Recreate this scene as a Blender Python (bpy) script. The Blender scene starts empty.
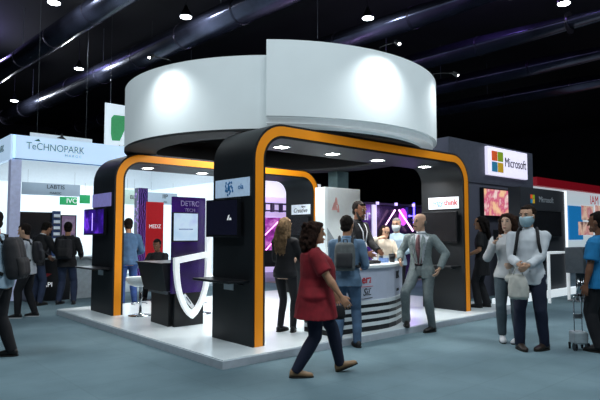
import bpy, bmesh, math, random
from mathutils import Vector, Matrix, noise
random.seed(7)
C = bpy.context.scene.collection
PI = math.pi
V = Vector

# ------------------------------------------------------------------ materials
def lin(c):
    return tuple(((v/12.92) if v <= .04045 else ((v+.055)/1.055)**2.4) for v in c)
def hexc(h):
    h = h.lstrip("#")
    return lin(tuple(int(h[i:i+2], 16)/255 for i in (0, 2, 4)))
MATS = {}
def mat(name, col, rough=.6, metal=0., var=.12, scale=12., emit=None, es=0., spec=.4, bump=0., bscale=60.):
    """procedural surface: colour broken up by noise, optional bump and emission"""
    if name in MATS: return MATS[name]
    if isinstance(col, str): col = hexc(col)
    m = bpy.data.materials.new(name); m.use_nodes = True
    nt = m.node_tree; b = nt.nodes['Principled BSDF']
    tc = nt.nodes.new('ShaderNodeTexCoord')
    n = nt.nodes.new('ShaderNodeTexNoise'); n.inputs['Scale'].default_value = scale; n.inputs['Detail'].default_value = 5
    nt.links.new(tc.outputs['Object'], n.inputs['Vector'])
    r = nt.nodes.new('ShaderNodeValToRGB')
    r.color_ramp.elements[0].position = .3; r.color_ramp.elements[1].position = .7
    r.color_ramp.elements[0].color = tuple(c*(1-var) for c in col) + (1,)
    r.color_ramp.elements[1].color = tuple(min(1, c*(1+var)) for c in col) + (1,)
    nt.links.new(n.outputs['Fac'], r.inputs['Fac']); nt.links.new(r.outputs['Color'], b.inputs['Base Color'])
    b.inputs['Roughness'].default_value = rough; b.inputs['Metallic'].default_value = metal
    b.inputs['Specular IOR Level'].default_value = spec
    if bump:
        n2 = nt.nodes.new('ShaderNodeTexNoise'); n2.inputs['Scale'].default_value = bscale
        nt.links.new(tc.outputs['Object'], n2.inputs['Vector'])
        bp = nt.nodes.new('ShaderNodeBump'); bp.inputs['Strength'].default_value = bump
        nt.links.new(n2.outputs['Fac'], bp.inputs['Height']); nt.links.new(bp.outputs['Normal'], b.inputs['Normal'])
    if emit is not None:
        if isinstance(emit, str): emit = hexc(emit)
        b.inputs['Emission Color'].default_value = tuple(emit)+(1,); b.inputs['Emission Strength'].default_value = es
    MATS[name] = m
    return m
def screen_mat(name, stops, scale=3., es=1., kind='noise', dist=0.):
    """a lit display: colour ramp over a procedural pattern"""
    if name in MATS: return MATS[name]
    m = bpy.data.materials.new(name); m.use_nodes = True
    nt = m.node_tree; b = nt.nodes['Principled BSDF']
    tc = nt.nodes.new('ShaderNodeTexCoord')
    if kind == 'noise':
        n = nt.nodes.new('ShaderNodeTexNoise'); n.inputs['Detail'].default_value = 3
    elif kind == 'voronoi':
        n = nt.nodes.new('ShaderNodeTexVoronoi')
    else:
        n = nt.nodes.new('ShaderNodeTexWave'); n.inputs['Distortion'].default_value = dist
    n.inputs['Scale'].default_value = scale
    nt.links.new(tc.outputs['Object'], n.inputs['Vector'])
    r = nt.nodes.new('ShaderNodeValToRGB')
    el = r.color_ramp.elements
    while len(el) < len(stops): el.new(.5)
    for e, (p, c) in zip(el, stops):
        e.position = p; e.color = hexc(c)+(1,)
    nt.links.new(n.outputs[0], r.inputs['Fac'])
    nt.links.new(r.outputs['Color'], b.inputs['Emission Color'])
    b.inputs['Emission Strength'].default_value = es
    b.inputs['Base Color'].default_value = (.01, .01, .012, 1); b.inputs['Roughness'].default_value = .25
    MATS[name] = m
    return m

# ------------------------------------------------------------------ mesh helpers
def box(bm, x0, x1, y0, y1, z0, z1, bev=0.):
    vs = [bm.verts.new(p) for p in ((x0,y0,z0),(x1,y0,z0),(x1,y1,z0),(x0,y1,z0),(x0,y0,z1),(x1,y0,z1),(x1,y1,z1),(x0,y1,z1))]
    fs = [bm.faces.new([vs[i] for i in f]) for f in ((0,3,2,1),(4,5,6,7),(0,1,5,4),(1,2,6,5),(2,3,7,6),(3,0,4,7))]
    if bev:
        es = list({e for f in fs for e in f.edges})
        bmesh.ops.bevel(bm, geom=es, offset=bev, segments=2, affect='EDGES', profile=.5)
def prism(bm, poly, z0, z1):
    a = [bm.verts.new((p[0], p[1], z0)) for p in poly]; b = [bm.verts.new((p[0], p[1], z1)) for p in poly]
    n = len(poly)
    bm.faces.new(a[::-1]); bm.faces.new(b)
    for i in range(n):
        j = (i+1) % n; bm.faces.new((a[i], a[j], b[j], b[i]))
def prism_y(bm, poly, y0, y1):
    a = [bm.verts.new((p[0], y0, p[1])) for p in poly]; b = [bm.verts.new((p[0], y1, p[1])) for p in poly]
    n = len(poly)
    bm.faces.new(a); bm.faces.new(b[::-1])
    for i in range(n):
        j = (i+1) % n; bm.faces.new((b[i], b[j], a[j], a[i]))
def strip_y(bm, A, B, y0, y1, closed=False):
    """wall between polylines A and B (x,z), extruded from y0 to y1"""
    n = len(A)
    q = [[bm.verts.new((p[0], y, p[1])) for p in L] for L in (A, B) for y in (y0, y1)]
    a0, a1, b0, b1 = q
    for i in range(n if closed else n-1):
        j = (i+1) % n
        bm.faces.new((a0[i], a0[j], b0[j], b0[i])); bm.faces.new((a1[i], b1[i], b1[j], a1[j]))
        bm.faces.new((a0[i], a1[i], a1[j], a0[j])); bm.faces.new((b0[i], b0[j], b1[j], b1[i]))
    if not closed:
        for i in (0, n-1): bm.faces.new((a0[i], b0[i], b1[i], a1[i]))
def basis(d):
    d = d.normalized(); up = V((0,0,1)) if abs(d.z) < .95 else V((1,0,0))
    x = d.cross(up).normalized(); return x, x.cross(d).normalized()
def cone(bm, p0, p1, r0, r1, seg=14):
    p0, p1 = V(p0), V(p1)
    if (p1-p0).length < 1e-6: return
    x, y = basis(p1-p0)
    A, B = [], []
    for i in range(seg):
        t = 2*PI*i/seg; o = x*math.cos(t)+y*math.sin(t)
        A.append(bm.verts.new(p0+o*r0)); B.append(bm.verts.new(p1+o*r1))
    bm.faces.new(A); bm.faces.new(B[::-1])
    for i in range(seg):
        j = (i+1) % seg; bm.faces.new((A[j], A[i], B[i], B[j]))
def ball(bm, c, r, sx=1, sy=1, sz=1, seg=14, rot=None):
    M = Matrix.Translation(V(c))
    if rot is not None: M = M @ rot
    M = M @ Matrix.Diagonal((r*sx, r*sy, r*sz, 1))
    bmesh.ops.create_uvsphere(bm, u_segments=seg, v_segments=max(6, seg*2//3), radius=1, matrix=M)
def chain(bm, pts, seg=14):
    for (p, r), (q, s) in zip(pts, pts[1:]): cone(bm, p, q, r, s, seg)
    for p, r in pts: ball(bm, p, r, seg=seg)
def tube(bm, pts, r, seg=8):
    """one swept tube with mitred rings"""
    pts = [V(p) for p in pts]; rings = []
    x0 = None
    for i, p in enumerate(pts):
        d = (pts[min(i+1, len(pts)-1)]-pts[max(i-1, 0)]).normalized()
        if x0 is None: x, y = basis(d)
        else:
            x = (x0 - d*x0.dot(d)).normalized(); y = d.cross(x)
        x0 = x
        rr = r[i] if isinstance(r, (list, tuple)) else r
        rings.append([bm.verts.new(p+(x*math.cos(2*PI*k/seg)+y*math.sin(2*PI*k/seg))*rr) for k in range(seg)])
    for A, B in zip(rings, rings[1:]):
        for k in range(seg):
            j = (k+1) % seg; bm.faces.new((A[k], A[j], B[j], B[k]))
    bm.faces.new(rings[0][::-1]); bm.faces.new(rings[-1])
def eloft(bm, rings, seg=20, f=None):
    """closed loft over ellipses (centre, rx, ry[, right, fwd]); f maps every point"""
    L = []
    for g in rings:
        c, rx, ry = V(g[0]), g[1], g[2]
        rt, fw = (V(g[3]), V(g[4])) if len(g) > 3 else (V((1,0,0)), V((0,1,0)))
        ring = []
        for k in range(seg):
            t = 2*PI*k/seg; p = c+rt*(rx*math.cos(t))+fw*(ry*math.sin(t))
            ring.append(bm.verts.new(f(p) if f else p))
        L.append(ring)
    for A, B in zip(L, L[1:]):
        for k in range(seg):
            j = (k+1) % seg; bm.faces.new((A[k], A[j], B[j], B[k]))
    bm.faces.new(L[0][::-1]); bm.faces.new(L[-1])
def lathe(bm, prof, c=(0,0,0), seg=32, a0=0., a1=2*PI):
    full = abs(a1-a0-2*PI) < 1e-4
    n = seg if full else seg+1
    cols = []
    for k in range(n):
        t = a0+(a1-a0)*k/seg
        cols.append([bm.verts.new((c[0]+r*math.cos(t), c[1]+r*math.sin(t), c[2]+z)) for r, z in prof])
    for k in range(seg):
        A, B = cols[k], cols[(k+1) % n]
        for i in range(len(prof)-1): bm.faces.new((A[i], B[i], B[i+1], A[i+1]))
    return cols
def NB(): return bmesh.new()

def obj(name, bm, m, parent=None, local=False, smooth=False, auto=None):
    """link a bmesh as one mesh object; coordinates are world ones unless local"""
    if parent is not None and not local:
        r = parent
        off = V((0,0,0))
        while r is not None: off += r.location; r = r.parent
        bmesh.ops.translate(bm, verts=bm.verts, vec=-off)
    bmesh.ops.recalc_face_normals(bm, faces=bm.faces)
    me = bpy.data.meshes.new(name); bm.to_mesh(me); bm.free()
    me.materials.append(m)
    if smooth:
        for p in me.polygons: p.use_smooth = True
    o = bpy.data.objects.new(name, me); C.objects.link(o)
    if parent is not None: o.parent = parent
    if auto: 
        for p in me.polygons: p.use_smooth = True
        me.set_sharp_from_angle(angle=auto)
    return o
def tag(o, label, cat, group=None):
    o['label'] = label; o['category'] = cat
    if group: o['group'] = group
    return o
def thing(name, label, cat, loc=(0,0,0), rz=0., group=None):
    o = bpy.data.objects.new(name, None); C.objects.link(o)
    o.location = loc; o.rotation_euler = (0,0,rz); o.empty_display_size = .1
    return tag(o, label, cat, group)
def struct(name, bm, m, **k):
    o = obj(name, bm, m, **k); o['kind'] = 'structure'; return o
def dup(root, loc, rz, label, group=None):
    r = root.copy(); C.objects.link(r); r.location = loc; r.rotation_euler = (0,0,rz); r['label'] = label
    if group: r['group'] = group
    for ch in list(root.children):
        c = ch.copy(); C.objects.link(c); c.parent = r
        for g in ch.children:
            d = g.copy(); C.objects.link(d); d.parent = c
    return r
FACE = {'front': Matrix.Rotation(PI/2, 4, 'X'),                                   # reads from -Y
        'left': Matrix.Rotation(-PI/2, 4, 'Z') @ Matrix.Rotation(PI/2, 4, 'X'),   # reads from -X
        'right': Matrix.Rotation(PI/2, 4, 'Z') @ Matrix.Rotation(PI/2, 4, 'X')}
def lettering(s, size, loc, m, parent, face='front', name='lettering', stretch=1., shear=0., spacing=1., bold=0.):
    cu = bpy.data.curves.new('txt', 'FONT'); cu.body = s; cu.size = size; cu.align_x = 'CENTER'; cu.align_y = 'CENTER'
    cu.extrude = .003; cu.space_character = spacing; cu.shear = shear; cu.offset = bold
    t = bpy.data.objects.new('txt', cu); C.objects.link(t)
    bpy.context.view_layer.update()
    me = bpy.data.meshes.new_from_object(t.evaluated_get(bpy.context.evaluated_depsgraph_get()))
    bpy.data.objects.remove(t)
    bm = NB(); bm.from_mesh(me); bpy.data.meshes.remove(me)
    R = FACE[face] if isinstance(face, str) else face
    bmesh.ops.transform(bm, matrix=Matrix.Translation(V(loc)) @ R @ Matrix.Diagonal((stretch,1,1,1)), verts=bm.verts)
    return obj(name, bm, m, parent)
def remesh(bm, vox, smooth=4, amp=0., freq=7., seed=0.):
    """fuse overlapping closed shells of a bmesh into one continuous surface"""
    bmesh.ops.recalc_face_normals(bm, faces=bm.faces)
    me = bpy.data.meshes.new('tmp'); bm.to_mesh(me); bm.free()
    o = bpy.data.objects.new('tmp', me); C.objects.link(o)
    r = o.modifiers.new('r', 'REMESH'); r.mode = 'VOXEL'; r.voxel_size = vox
    if smooth:
        s = o.modifiers.new('s', 'SMOOTH'); s.factor = .5; s.iterations = smooth
    bpy.context.view_layer.update()
    ev = o.evaluated_get(bpy.context.evaluated_depsgraph_get())
    me2 = bpy.data.meshes.new_from_object(ev)
    bpy.data.objects.remove(o); bpy.data.meshes.remove(me)
    out = NB(); out.from_mesh(me2); bpy.data.meshes.remove(me2)
    if amp:
        out.normal_update()
        sv = V((seed*3.1, seed*1.7, seed))
        for v in out.verts:
            p = v.co; q = V((p.x*freq, p.y*freq, p.z*freq*.55))+sv
            v.co = p+v.normal*(amp*(noise.noise(q)+.5*noise.noise(q*2.3)))
    return out
# ------------------------------------------------------------------ people
def ik(S, T, a, b, hint):
    """elbow / knee position for a two-bone limb"""
    S, T = V(S), V(T); d = T-S; L = d.length
    if L > (a+b)*.999: T = S+d*((a+b)*.999/L); d = T-S; L = d.length
    u = d/L; x = (a*a-b*b+L*L)/(2*L); h = math.sqrt(max(0, a*a-x*x))
    w = V(hint)-u*V(hint).dot(u)
    w = w.normalized() if w.length > 1e-5 else basis(u)[0]
    return S+u*x+w*h, T
SKIN = {'light': '#c39a80', 'tan': '#a97c5f', 'brown': '#6f4a36', 'pale': '#d0ab94'}
def person(label, loc, h, H=1.75, fat=1., belly=0., fem=False, lean=0., turn=0., head=(0,0), pel=(0,0,0),
           lh=None, rh=None, lhint=None, rhint=None, lf=None, rf=None, lkn=(0,1,0), rkn=(0,1,0), foot=(0,0), pitch=(0,0),
           skin='light', top=None, legs=None, shoe='#1b1a1a', hair=None, face=True, vox=.007, jacket=None, seed=1., extras=(), grip=.5):
    """one clothed figure; h = heading, 0 away from the entrance, 90 to its right. Built facing +Y, its right side at +X."""
    s = H/1.75
    root = thing('person', label, 'person', loc, math.radians(-41.4-h), 'visitors and staff on the show floor')
    ms = mat('skin '+skin, SKIN[skin], .55, var=.06, scale=9)
    P0 = V((pel[0], pel[1], .93+pel[2]))
    la, ta = math.radians(lean), math.radians(turn)
    def bend(p):
        p = V(p)
        if p.z <= .93: return p+V(pel)
        k = min(1., (p.z-.93)/.28)
        k = k*k*(3-2*k)
        q = p-V((0,0,.93))
        q = Matrix.Rotation(-la*k, 3, 'X') @ (Matrix.Rotation(ta*k, 3, 'Z') @ q)
        return q+P0
    hp = V((0,-.01,1.515)); hy, hx = math.radians(head[0]), math.radians(head[1])
    HR = Matrix.Rotation(ta, 3, 'Z'); HR = Matrix.Rotation(-la, 3, 'X') @ HR @ Matrix.Rotation(hy, 3, 'Z') @ Matrix.Rotation(-hx, 3, 'X')
    hb = bend(hp)
    def hd(p):   # head-local (origin at head centre) to body
        return hb + HR @ (V((p[0]*1.1,p[1]*1.07,p[2]*1.05+.004))+V((0,0,1.637))-hp)
    sw = .168 if fem else .19
    sh = {1: bend((sw, -.01, 1.385)), -1: bend((-sw, -.01, 1.385))}
    ua, fa = .285, .25
    arms = {}
    for sd, t, hint in ((1, rh, rhint), (-1, lh, lhint)):
        if t is None: t = V((sd*.25*max(1, fat*.95), .06, .86))+V(pel)
        else: t = V(t)/s
        hint = hint or (sd*.55, -1, -.25)
        e, w = ik(sh[sd], t, ua, fa, hint)
        arms[sd] = (sh[sd], e, w)
    lg = {}
    for sd, f_, kn in ((1, rf, rkn), (-1, lf, lkn)):
        a = V(f_)/s if f_ is not None else V((sd*.1, 0, 0))
        a = a+V((0,0,.085))
        hipj = V((sd*.092, 0, .90))+V(pel)
        k, a2 = ik(hipj, a, .42, .42, kn)
        lg[sd] = (hipj, k, a2)
    tr = [(.80,.06,.07,0), (.86,.145,.10,0), (.93,.168*(1.08 if fem else 1),.112,-.005), (1.03,.150*(.94 if fem else 1),.102,0), (1.12,.140*(.93 if fem else 1),.098,.003),
          (1.24,.158*(.95 if fem else 1),.108,.006), (1.34,.168*(.93 if fem else 1),.108,0), (1.395,.150*(.92 if fem else 1),.09,-.01), (1.435,.098,.07,-.012), (1.465,.066,.056,-.012), (1.49,.05,.045,-.012)]
    def torso(bm, add, z0, z1, kx=1., neck=True):
        R = []
        zs = [z0]+[r[0] for r in tr if z0+.02 < r[0] < z1-.01]+[z1]
        for z in zs:
            for i in range(len(tr)-1):
                if tr[i][0] <= z <= tr[i+1][0]: break
            a, b = tr[i], tr[i+1]; t = max(0, min(1, (z-a[0])/(b[0]-a[0])))
            rx, ry, cy = (a[k]+(b[k]-a[k])*t for k in (1,2,3))
            if z < .9: rx = max(rx, .165); ry = max(ry, .11)
            bl = belly*math.exp(-((z-1.08)/.17)**2)
            bs = belly*math.exp(-((z-1.3)/.1)**2)*.5
            g = 1 if z > 1.40 else fat
            R.append(((0, cy+bl*.55+bs*.5, z), rx*g*kx+add, ry*g+add+bl*.6+bs*.3))
        eloft(bm, R, 22, bend)
    # ---- continuous body
    bm = NB(); torso(bm, -.006, .82, 1.488)
    chain(bm, [(bend((0,-.014,1.43)), .058), (hd((0,-.02,-.07)), .054 if not fem else .047)])
    eloft(bm, [((0,.034,-.118),.026,.03), ((0,.028,-.104),.042,.052), ((0,.016,-.07),.056,.073), ((0,.006,-.03),.064,.085), ((0,-.004,.015),.071,.093),
               ((0,-.008,.055),.073,.095), ((0,-.01,.085),.066,.086), ((0,-.012,.108),.044,.058), ((0,-.012,.118),.015,.02)], 22, hd)
    chain(bm, [(hd((0,.09,.022)), .010), (hd((0,.112,-.022)), .0135)], 10)
    ball(bm, hd((0,.098,-.068)), .017, 1.3, .7, .8)
    ball(bm, hd((0,.088,-.098)), .020, 1.2, .8, .8)
    for sd in (1,-1):
        ball(bm, hd((sd*.073,-.008,-.005)), .03, .35, .7, 1.1, 10)
        ball(bm, hd((sd*.03,.088,.040)), .02, 1.3, .5, .5, 10)
        S, E, W = arms[sd]; g = .5+.5*fat
        d = (W-E).normalized()
        chain(bm, [(S,.058*g), (S.lerp(E,.35),.052*g), (S.lerp(E,.95),.038*g), (E,.038*g), (E.lerp(W,.3),.042*g), (E.lerp(W,.75),.030), (W,.025)])
        # hand: palm, four fingers, thumb
        n = V((-sd,0,0)); n = (n-d*n.dot(d))
        if n.length < .2: n = V((0,0,-1))-d*d.dot(V((0,0,-1)))
        n.normalize(); ac = d.cross(n) * sd            # across the palm, thumb side
        if ac.y+ac.z*.5 < 0: ac = -ac
        eloft(bm, [(W-d*.005,.022,.017,ac,n), (W+d*.03,.034,.017,ac,n), (W+d*.065,.042,.015,ac,n), (W+d*.09,.042,.013,ac,n), (W+d*.096,.036,.009,ac,n)], 14)
        for q, ln in ((.033,.068), (.011,.078), (-.011,.073), (-.033,.056)):
            p = W+d*.09+ac*q; dd = (d+ac*q*3.2).normalized(); pts = [(p,.0095)]
            for m_, seg in enumerate((.42,.33,.25)):
                a_ = grip*(.45+.55*m_)
                dv = (dd*math.cos(a_)+n*math.sin(a_)); p = p+dv*ln*seg; pts.append((p,.0088-.0009*m_))
            chain(bm, pts, 8)
        p = W+d*.028+ac*.03
        td = (d*.72+ac*.62+n*.25).normalized()
        chain(bm, [(p,.013), (p+td*.04,.0115), (p+td*.04+(d*.85+ac*.2+n*.3).normalized()*.03,.009)], 8)
        h_, k, a = lg[sd]
        chain(bm, [(h_,.078*g), (h_.lerp(k,.5),.066*g), (k,.05*g), (k.lerp(a,.3),.053*g), (k.lerp(a,.85),.034), (a,.033)])
        fy = math.radians(foot[0 if sd < 0 else 1]); pt = math.radians(pitch[0 if sd < 0 else 1])
        fd = V((math.sin(fy)*math.cos(pt), math.cos(fy)*math.cos(pt), math.sin(pt)))
        up = V((0,0,1)); rt_ = fd.cross(up).normalized(); up = rt_.cross(fd)
        lg[sd] = (h_, k, a, fd, up, rt_)
        chain(bm, [(a-up*.03-fd*.015,.03), (a-up*.05+fd*.09,.026), (a-up*.06+fd*.14,.018)], 10)
    bmesh.ops.scale(bm, vec=(s,s,s), verts=bm.verts)
    obj('body', remesh(bm, vox, 3), ms, root, True, True)
    def add(name, bm, m, v=None, sm=3, amp=0., fr=7., par=root, smooth=True):
        bmesh.ops.scale(bm, vec=(s,s,s), verts=bm.verts)
        if v: bm = remesh(bm, v, sm, amp, fr, seed)
        return obj(name, bm, m, par, True, smooth)
    # ---- clothes
    def upper(name, spec, cut=None):
        col, sl, hem, th = spec['mat'], spec.get('sleeve', 1.), spec.get('hem', .86), spec.get('th', .016)
        bm = NB(); torso(bm, th, hem, 1.478)
        if hem < .92: eloft(bm, [((0,belly*.3,hem),.182*(.4+.6*fat)+th,.128*fat**.5+th*.8+belly*.35), ((0,belly*.3,.93),.178*(.4+.6*fat)+th,.126*fat**.5+th*.8+belly*.4), ((0,belly*.4,1.06),.15*fat,.1*fat)], 22, bend)
        if spec.get('flare'):
            eloft(bm, [((0,belly*.25,hem-.0),.19*fat+spec['flare'],.125*fat+belly*.35+spec['flare']), ((0,belly*.25,hem+.16),.175*fat+th,.125*fat+belly*.45+th), ((0,belly*.5,1.1),.14*fat,.1*fat+belly*.5)], 22, bend)
        for sd in (1,-1):
            S, E, W = arms[sd]; g = .5+.5*fat
            ball(bm, S, .06*g+th*.5)
            chain(bm, [(bend((sd*.055,-.014,1.432)),.034+th*.3), (bend((sd*.12,-.014,1.412)),.04+th*.5), (S,.056*g+th*.5)])
            if sl <= .6:
                p = S.lerp(E, sl*1.6); cone(bm, S, p, .056*g+th, .05*g+th*1.5)
            else:
                q = E.lerp(W, min(1., (sl-.5)*2*.97))
                ta_ = min(th, .012+th*.35)
                chain(bm, [(S,.054*g+ta_), (S.lerp(E,.5),.048*g+ta_), (E,.041*g+ta_), (E.lerp(q,.4),.041*g+ta_)]); cone(bm, E.lerp(q,.4), q, .041*g+ta_, .030+ta_)
        bmesh.ops.scale(bm, vec=(s,s,s), verts=bm.verts)
        bm = remesh(bm, .0105, 3, spec.get('amp', .007), spec.get('freq', 7.), seed)
        if cut:
            kill = [f for f in bm.faces if cut(f.calc_center_median()/s)]
            bmesh.ops.delete(bm, geom=kill, context='FACES')
        o = obj(name, bm, col, root, True, True)
        if spec.get('collar'):
            bm = NB()
            eloft(bm, [((0,-.012,1.455),.075,.066), ((0,-.016,1.50),.064,.06)], 20, bend)
            add('collar', bm, spec['collar'], par=o)
        return o
    o_top = upper(top.get('name', 'shirt'), top) if top else None
    if jacket:
        def vcut(c):
            q = c-P0; q = Matrix.Rotation(la, 3, 'X') @ q; q = Matrix.Rotation(-ta, 3, 'Z') @ q + V((0,0,.93))
            w = jacket.get('v', .0)+jacket.get('vk', .16)*max(0, q.z-jacket.get('v0', 1.02))
            return q.y > .03 and abs(q.x) < w and q.z > jacket.get('vz', .8)
        upper('jacket', jacket, vcut)
    if legs:
        bm = NB(); th = legs.get('th', .014); g = .5+.5*fat
        fl = legs.get('flare', 0.)
        R = [((0,-.004,.83),.15*fat+th,.105*fat+th), ((0,-.006,.93),.168*fat*(1.08 if fem else 1)+th*.7,.112*fat+th*.7), ((0,belly*.4,1.0),.15*fat+th*.4,.1*fat+th*.4)]
        eloft(bm, R, 22, bend)
        for sd in (1,-1):
            h_, k, a, fd, up, rt_ = lg[sd]
            a2 = a+(k-a).normalized()*legs.get('up', .0)-(k-a).normalized()*.03
            chain(bm, [(h_,.086*g+th), (h_.lerp(k,.5),.07*g+th), (k,.053*g+th), (k.lerp(a2,.35),.052*g+th)])
            cone(bm, k.lerp(a2,.35), a2, .052*g+th, .042+th*.8+fl)
        add('trousers', bm, legs['mat'], .0105, 3, legs.get('amp', .006), 8.)
    msho = mat('shoe '+shoe, shoe, .45, var=.1)
    for sd in (1,-1):
        h_, k, a, fd, up, rt_ = lg[sd]
        bm = NB(); b = a-up*.085
        eloft(bm, [(b-fd*.075+up*.035,.018,.02,rt_,up), (b-fd*.06+up*.05,.034,.045,rt_,up), (b-fd*.01+up*.055,.038,.052,rt_,up), (b+fd*.05+up*.045,.041,.042,rt_,up),
                   (b+fd*.12+up*.033,.046,.030,rt_,up), (b+fd*.17+up*.028,.036,.024,rt_,up), (b+fd*.19+up*.024,.015,.014,rt_,up)], 16)
        so = add('shoe', bm, msho)
        bm = NB(); n_ = 9; pl = []
        for i in range(n_+1):
            t = i/n_; w = .03+.018*math.sin(PI*min(1, t*1.15))**.6 if 0 < t < 1 else .018
            pl.append((-.08+.275*t, w))
        top_, bot = [], []
        pts = [(y, w) for y, w in pl]+[(y, -w) for y, w in pl[::-1]]
        for y, w in pts:
            top_.append(bm.verts.new(b+fd*y+rt_*w+up*.016)); bot.append(bm.verts.new(b+fd*y+rt_*w+up*.001))
        bm.faces.new(top_); bm.faces.new(bot[::-1])
        for i in range(len(pts)):
            j = (i+1) % len(pts); bm.faces.new((bot[i], bot[j], top_[j], top_[i]))
        add('sole', bm, mat('sole '+top.get('sole', '#1a1917'), top.get('sole', '#1a1917'), .7), par=so, smooth=False)
    # ---- head details
    if face:
        for sd in (1,-1):
            bm = NB(); ball(bm, hd((sd*.031,.084,.018)), .0125, 1.25, .7, .8, 12)
            e = add('eye', bm, mat('eye white', '#8d8780', .4))
            bm = NB(); ball(bm, hd((sd*.031,.0915,.018)), .0068, 1, .5, 1, 10)
            add('iris', bm, mat('iris', '#1f140e', .2), par=e)
            bm = NB(); tube(bm, [hd((sd*.014,.096,.04)), hd((sd*.032,.0965,.0455)), hd((sd*.05,.084,.04))], [.003,.0045,.0025])
            add('eyebrow', bm, mat('brow', '#241a14', .8))
        bm = NB(); tube(bm, [hd((-.024,.093,-.07)), hd((-.01,.108,-.068)), hd((.01,.108,-.068)), hd((.024,.093,-.07))], [.003,.006,.006,.003])
        add('mouth', bm, mat('lip', '#8b4b42', .5))
    if hair:
        m = mat('hair '+hair['col'], hair['col'], .8, var=.45, scale=30, spec=.12); k = hair['kind']; bm = NB()
        if k in ('short', 'bald'):
            if k == 'short':
                ball(bm, hd((0,-.034,.044)), .1, .90, 1.05, 1.02, 24, HR.to_4x4())
                ball(bm, hd((0,-.05,-.03)), .1, .76, .62, .66, 20, HR.to_4x4())
                ball(bm, hd((0,.028,.092)), .058, 1.1, .85, .55, 18, HR.to_4x4())
            else:
                for sd in (1,-1): ball(bm, hd((sd*.05,-.045,-.012)), .05, .6, 1, .7, 14, HR.to_4x4())
                ball(bm, hd((0,-.075,-.02)), .05, 1.2, .6, .7, 14, HR.to_4x4())
            add('hair', bm, m, .0085, 2, .005, 45.)
        elif k == 'curly':
            ball(bm, hd((0,-.03,.035)), .1, 1.0, 1.08, 1.0, 24, HR.to_4x4())
            ball(bm, hd((0,.03,.088)), .062, 1.25, .95, .6, 18, HR.to_4x4())
            for sd in (1,-1): chain(bm, [(hd((sd*.03,.055,.085)),.03), (hd((sd*.068,.03,.045)),.03), (hd((sd*.08,.0,-.03)),.034)], 10)
            for sd in (1,-1):
                chain(bm, [(hd((sd*.07,-.02,.02)),.05), (hd((sd*.085,-.03,-.07)),.052), (hd((sd*.085,-.035,-.15)),.045)])
            chain(bm, [(hd((0,-.08,0)),.075), (hd((0,-.09,-.09)),.085), (hd((0,-.085,-.17)),.07)])
            for i in range(60):
                a_, z_ = random.uniform(.95*PI, 2.05*PI), random.uniform(-.19,.09)
                rr = .098 if z_ > -.1 else .115
                ball(bm, hd((rr*math.cos(a_), -.03+.1*math.sin(a_), z_)), random.uniform(.018,.03), seg=8)
            add('hair', bm, m, .009, 2, .008, 40.)
        elif k == 'long':
            ln = hair.get('len', .4)
            ball(bm, hd((0,-.024,.036)), .1, .9, 1.08, 1.0, 24, HR.to_4x4())
            for sd in (1,-1):
                chain(bm, [(hd((sd*.06,.0,.03)),.03), (hd((sd*.078,-.025,-.06)),.034), (hd((sd*.085,-.05,-.16)),.036)])
            pts = []
            for i in range(8):
                t = i/7; pts.append((hd((0,-.065-.035*math.sin(PI*t*.6),.03-ln*t)), .085+.012*math.sin(t*9)-.045*t*t))
            chain(bm, pts)
            for i in range(9):
                x0 = -.08+.02*i; w = random.uniform(-.02,.02)
                chain(bm, [(hd((x0,-.09,.0)),.02), (hd((x0+w,-.125,-ln*.5)),.024), (hd((x0*.8+w,-.115,-ln*random.uniform(.9,1.08))),.010)], 8)
            add('hair', bm, m, .009, 2, .006, 40.)
    ctx = dict(s=s, bend=bend, hd=hd, arms=arms, root=root, add=add, lg=lg, HR=HR, loc=V(loc), rz=math.radians(-41.4-h), ms=ms)
    for e in extras: e(ctx)
    return ctx
def x_beard(col, full=True):
    def f(c):
        bm = NB(); hd = c['hd']
        if full:
            for sd in (1,-1): chain(bm, [(hd((sd*.064,.012,-.03)),.014), (hd((sd*.056,.04,-.075)),.02), (hd((sd*.03,.07,-.105)),.022)], 10)
            chain(bm, [(hd((-.03,.07,-.105)),.022), (hd((0,.083,-.108)),.026), (hd((.03,.07,-.105)),.022)], 10)
        chain(bm, [(hd((-.03,.085,-.062)),.008), (hd((0,.103,-.05)),.011), (hd((.03,.085,-.062)),.008)], 8)
        c['add']('beard' if full else 'moustache', bm, mat('hair '+col, col, .6, var=.4, scale=30), .007, 2, .003, 50.)
    return f
def x_mask(col):
    def f(c):
        bm = NB(); hd = c['hd']; R = []
        for z, y, rx, ry in ((-.124,.03,.035,.055), (-.09,.022,.060,.090), (-.055,.014,.070,.110), (-.02,.008,.073,.117), (.0,.006,.074,.103)): R.append(((0,y,z),rx,ry))
        eloft(bm, R, 24, hd)
        m = c['add']('face_mask', bm, mat('mask '+col, col, .8))
        for sd in (1,-1):
            bm = NB()
            for z in (-.015,): tube(bm, [hd((sd*.055,.07,z)), hd((sd*.074,.03,z*.8)), hd((sd*.079,-.012,.012 if z > -.05 else -.02))], .0025, 6)
            c['add']('ear_loop', bm, mat('mask '+col, col, .8), par=m)
    return f
def x_lanyard(col):
    def f(c):
        b = c['bend']
        for sd in (1,-1):
            bm = NB(); tube(bm, [b((sd*.065,-.03,1.475)), b((sd*.075,.075,1.43)), b((sd*.055,.142,1.32)), b((sd*.02,.15,1.14))], .009, 6)
            l = c['add']('lanyard', bm, mat('lanyard '+col, col, .6))
        bm = NB(); q = b((0,.155,1.10)); box(bm, q.x-.04, q.x+.04, q.y-.004, q.y+.006, q.z-.05, q.z+.05)
        c['add']('badge', bm, mat('badge', '#dfe3e8', .4), par=l)
    return f
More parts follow.
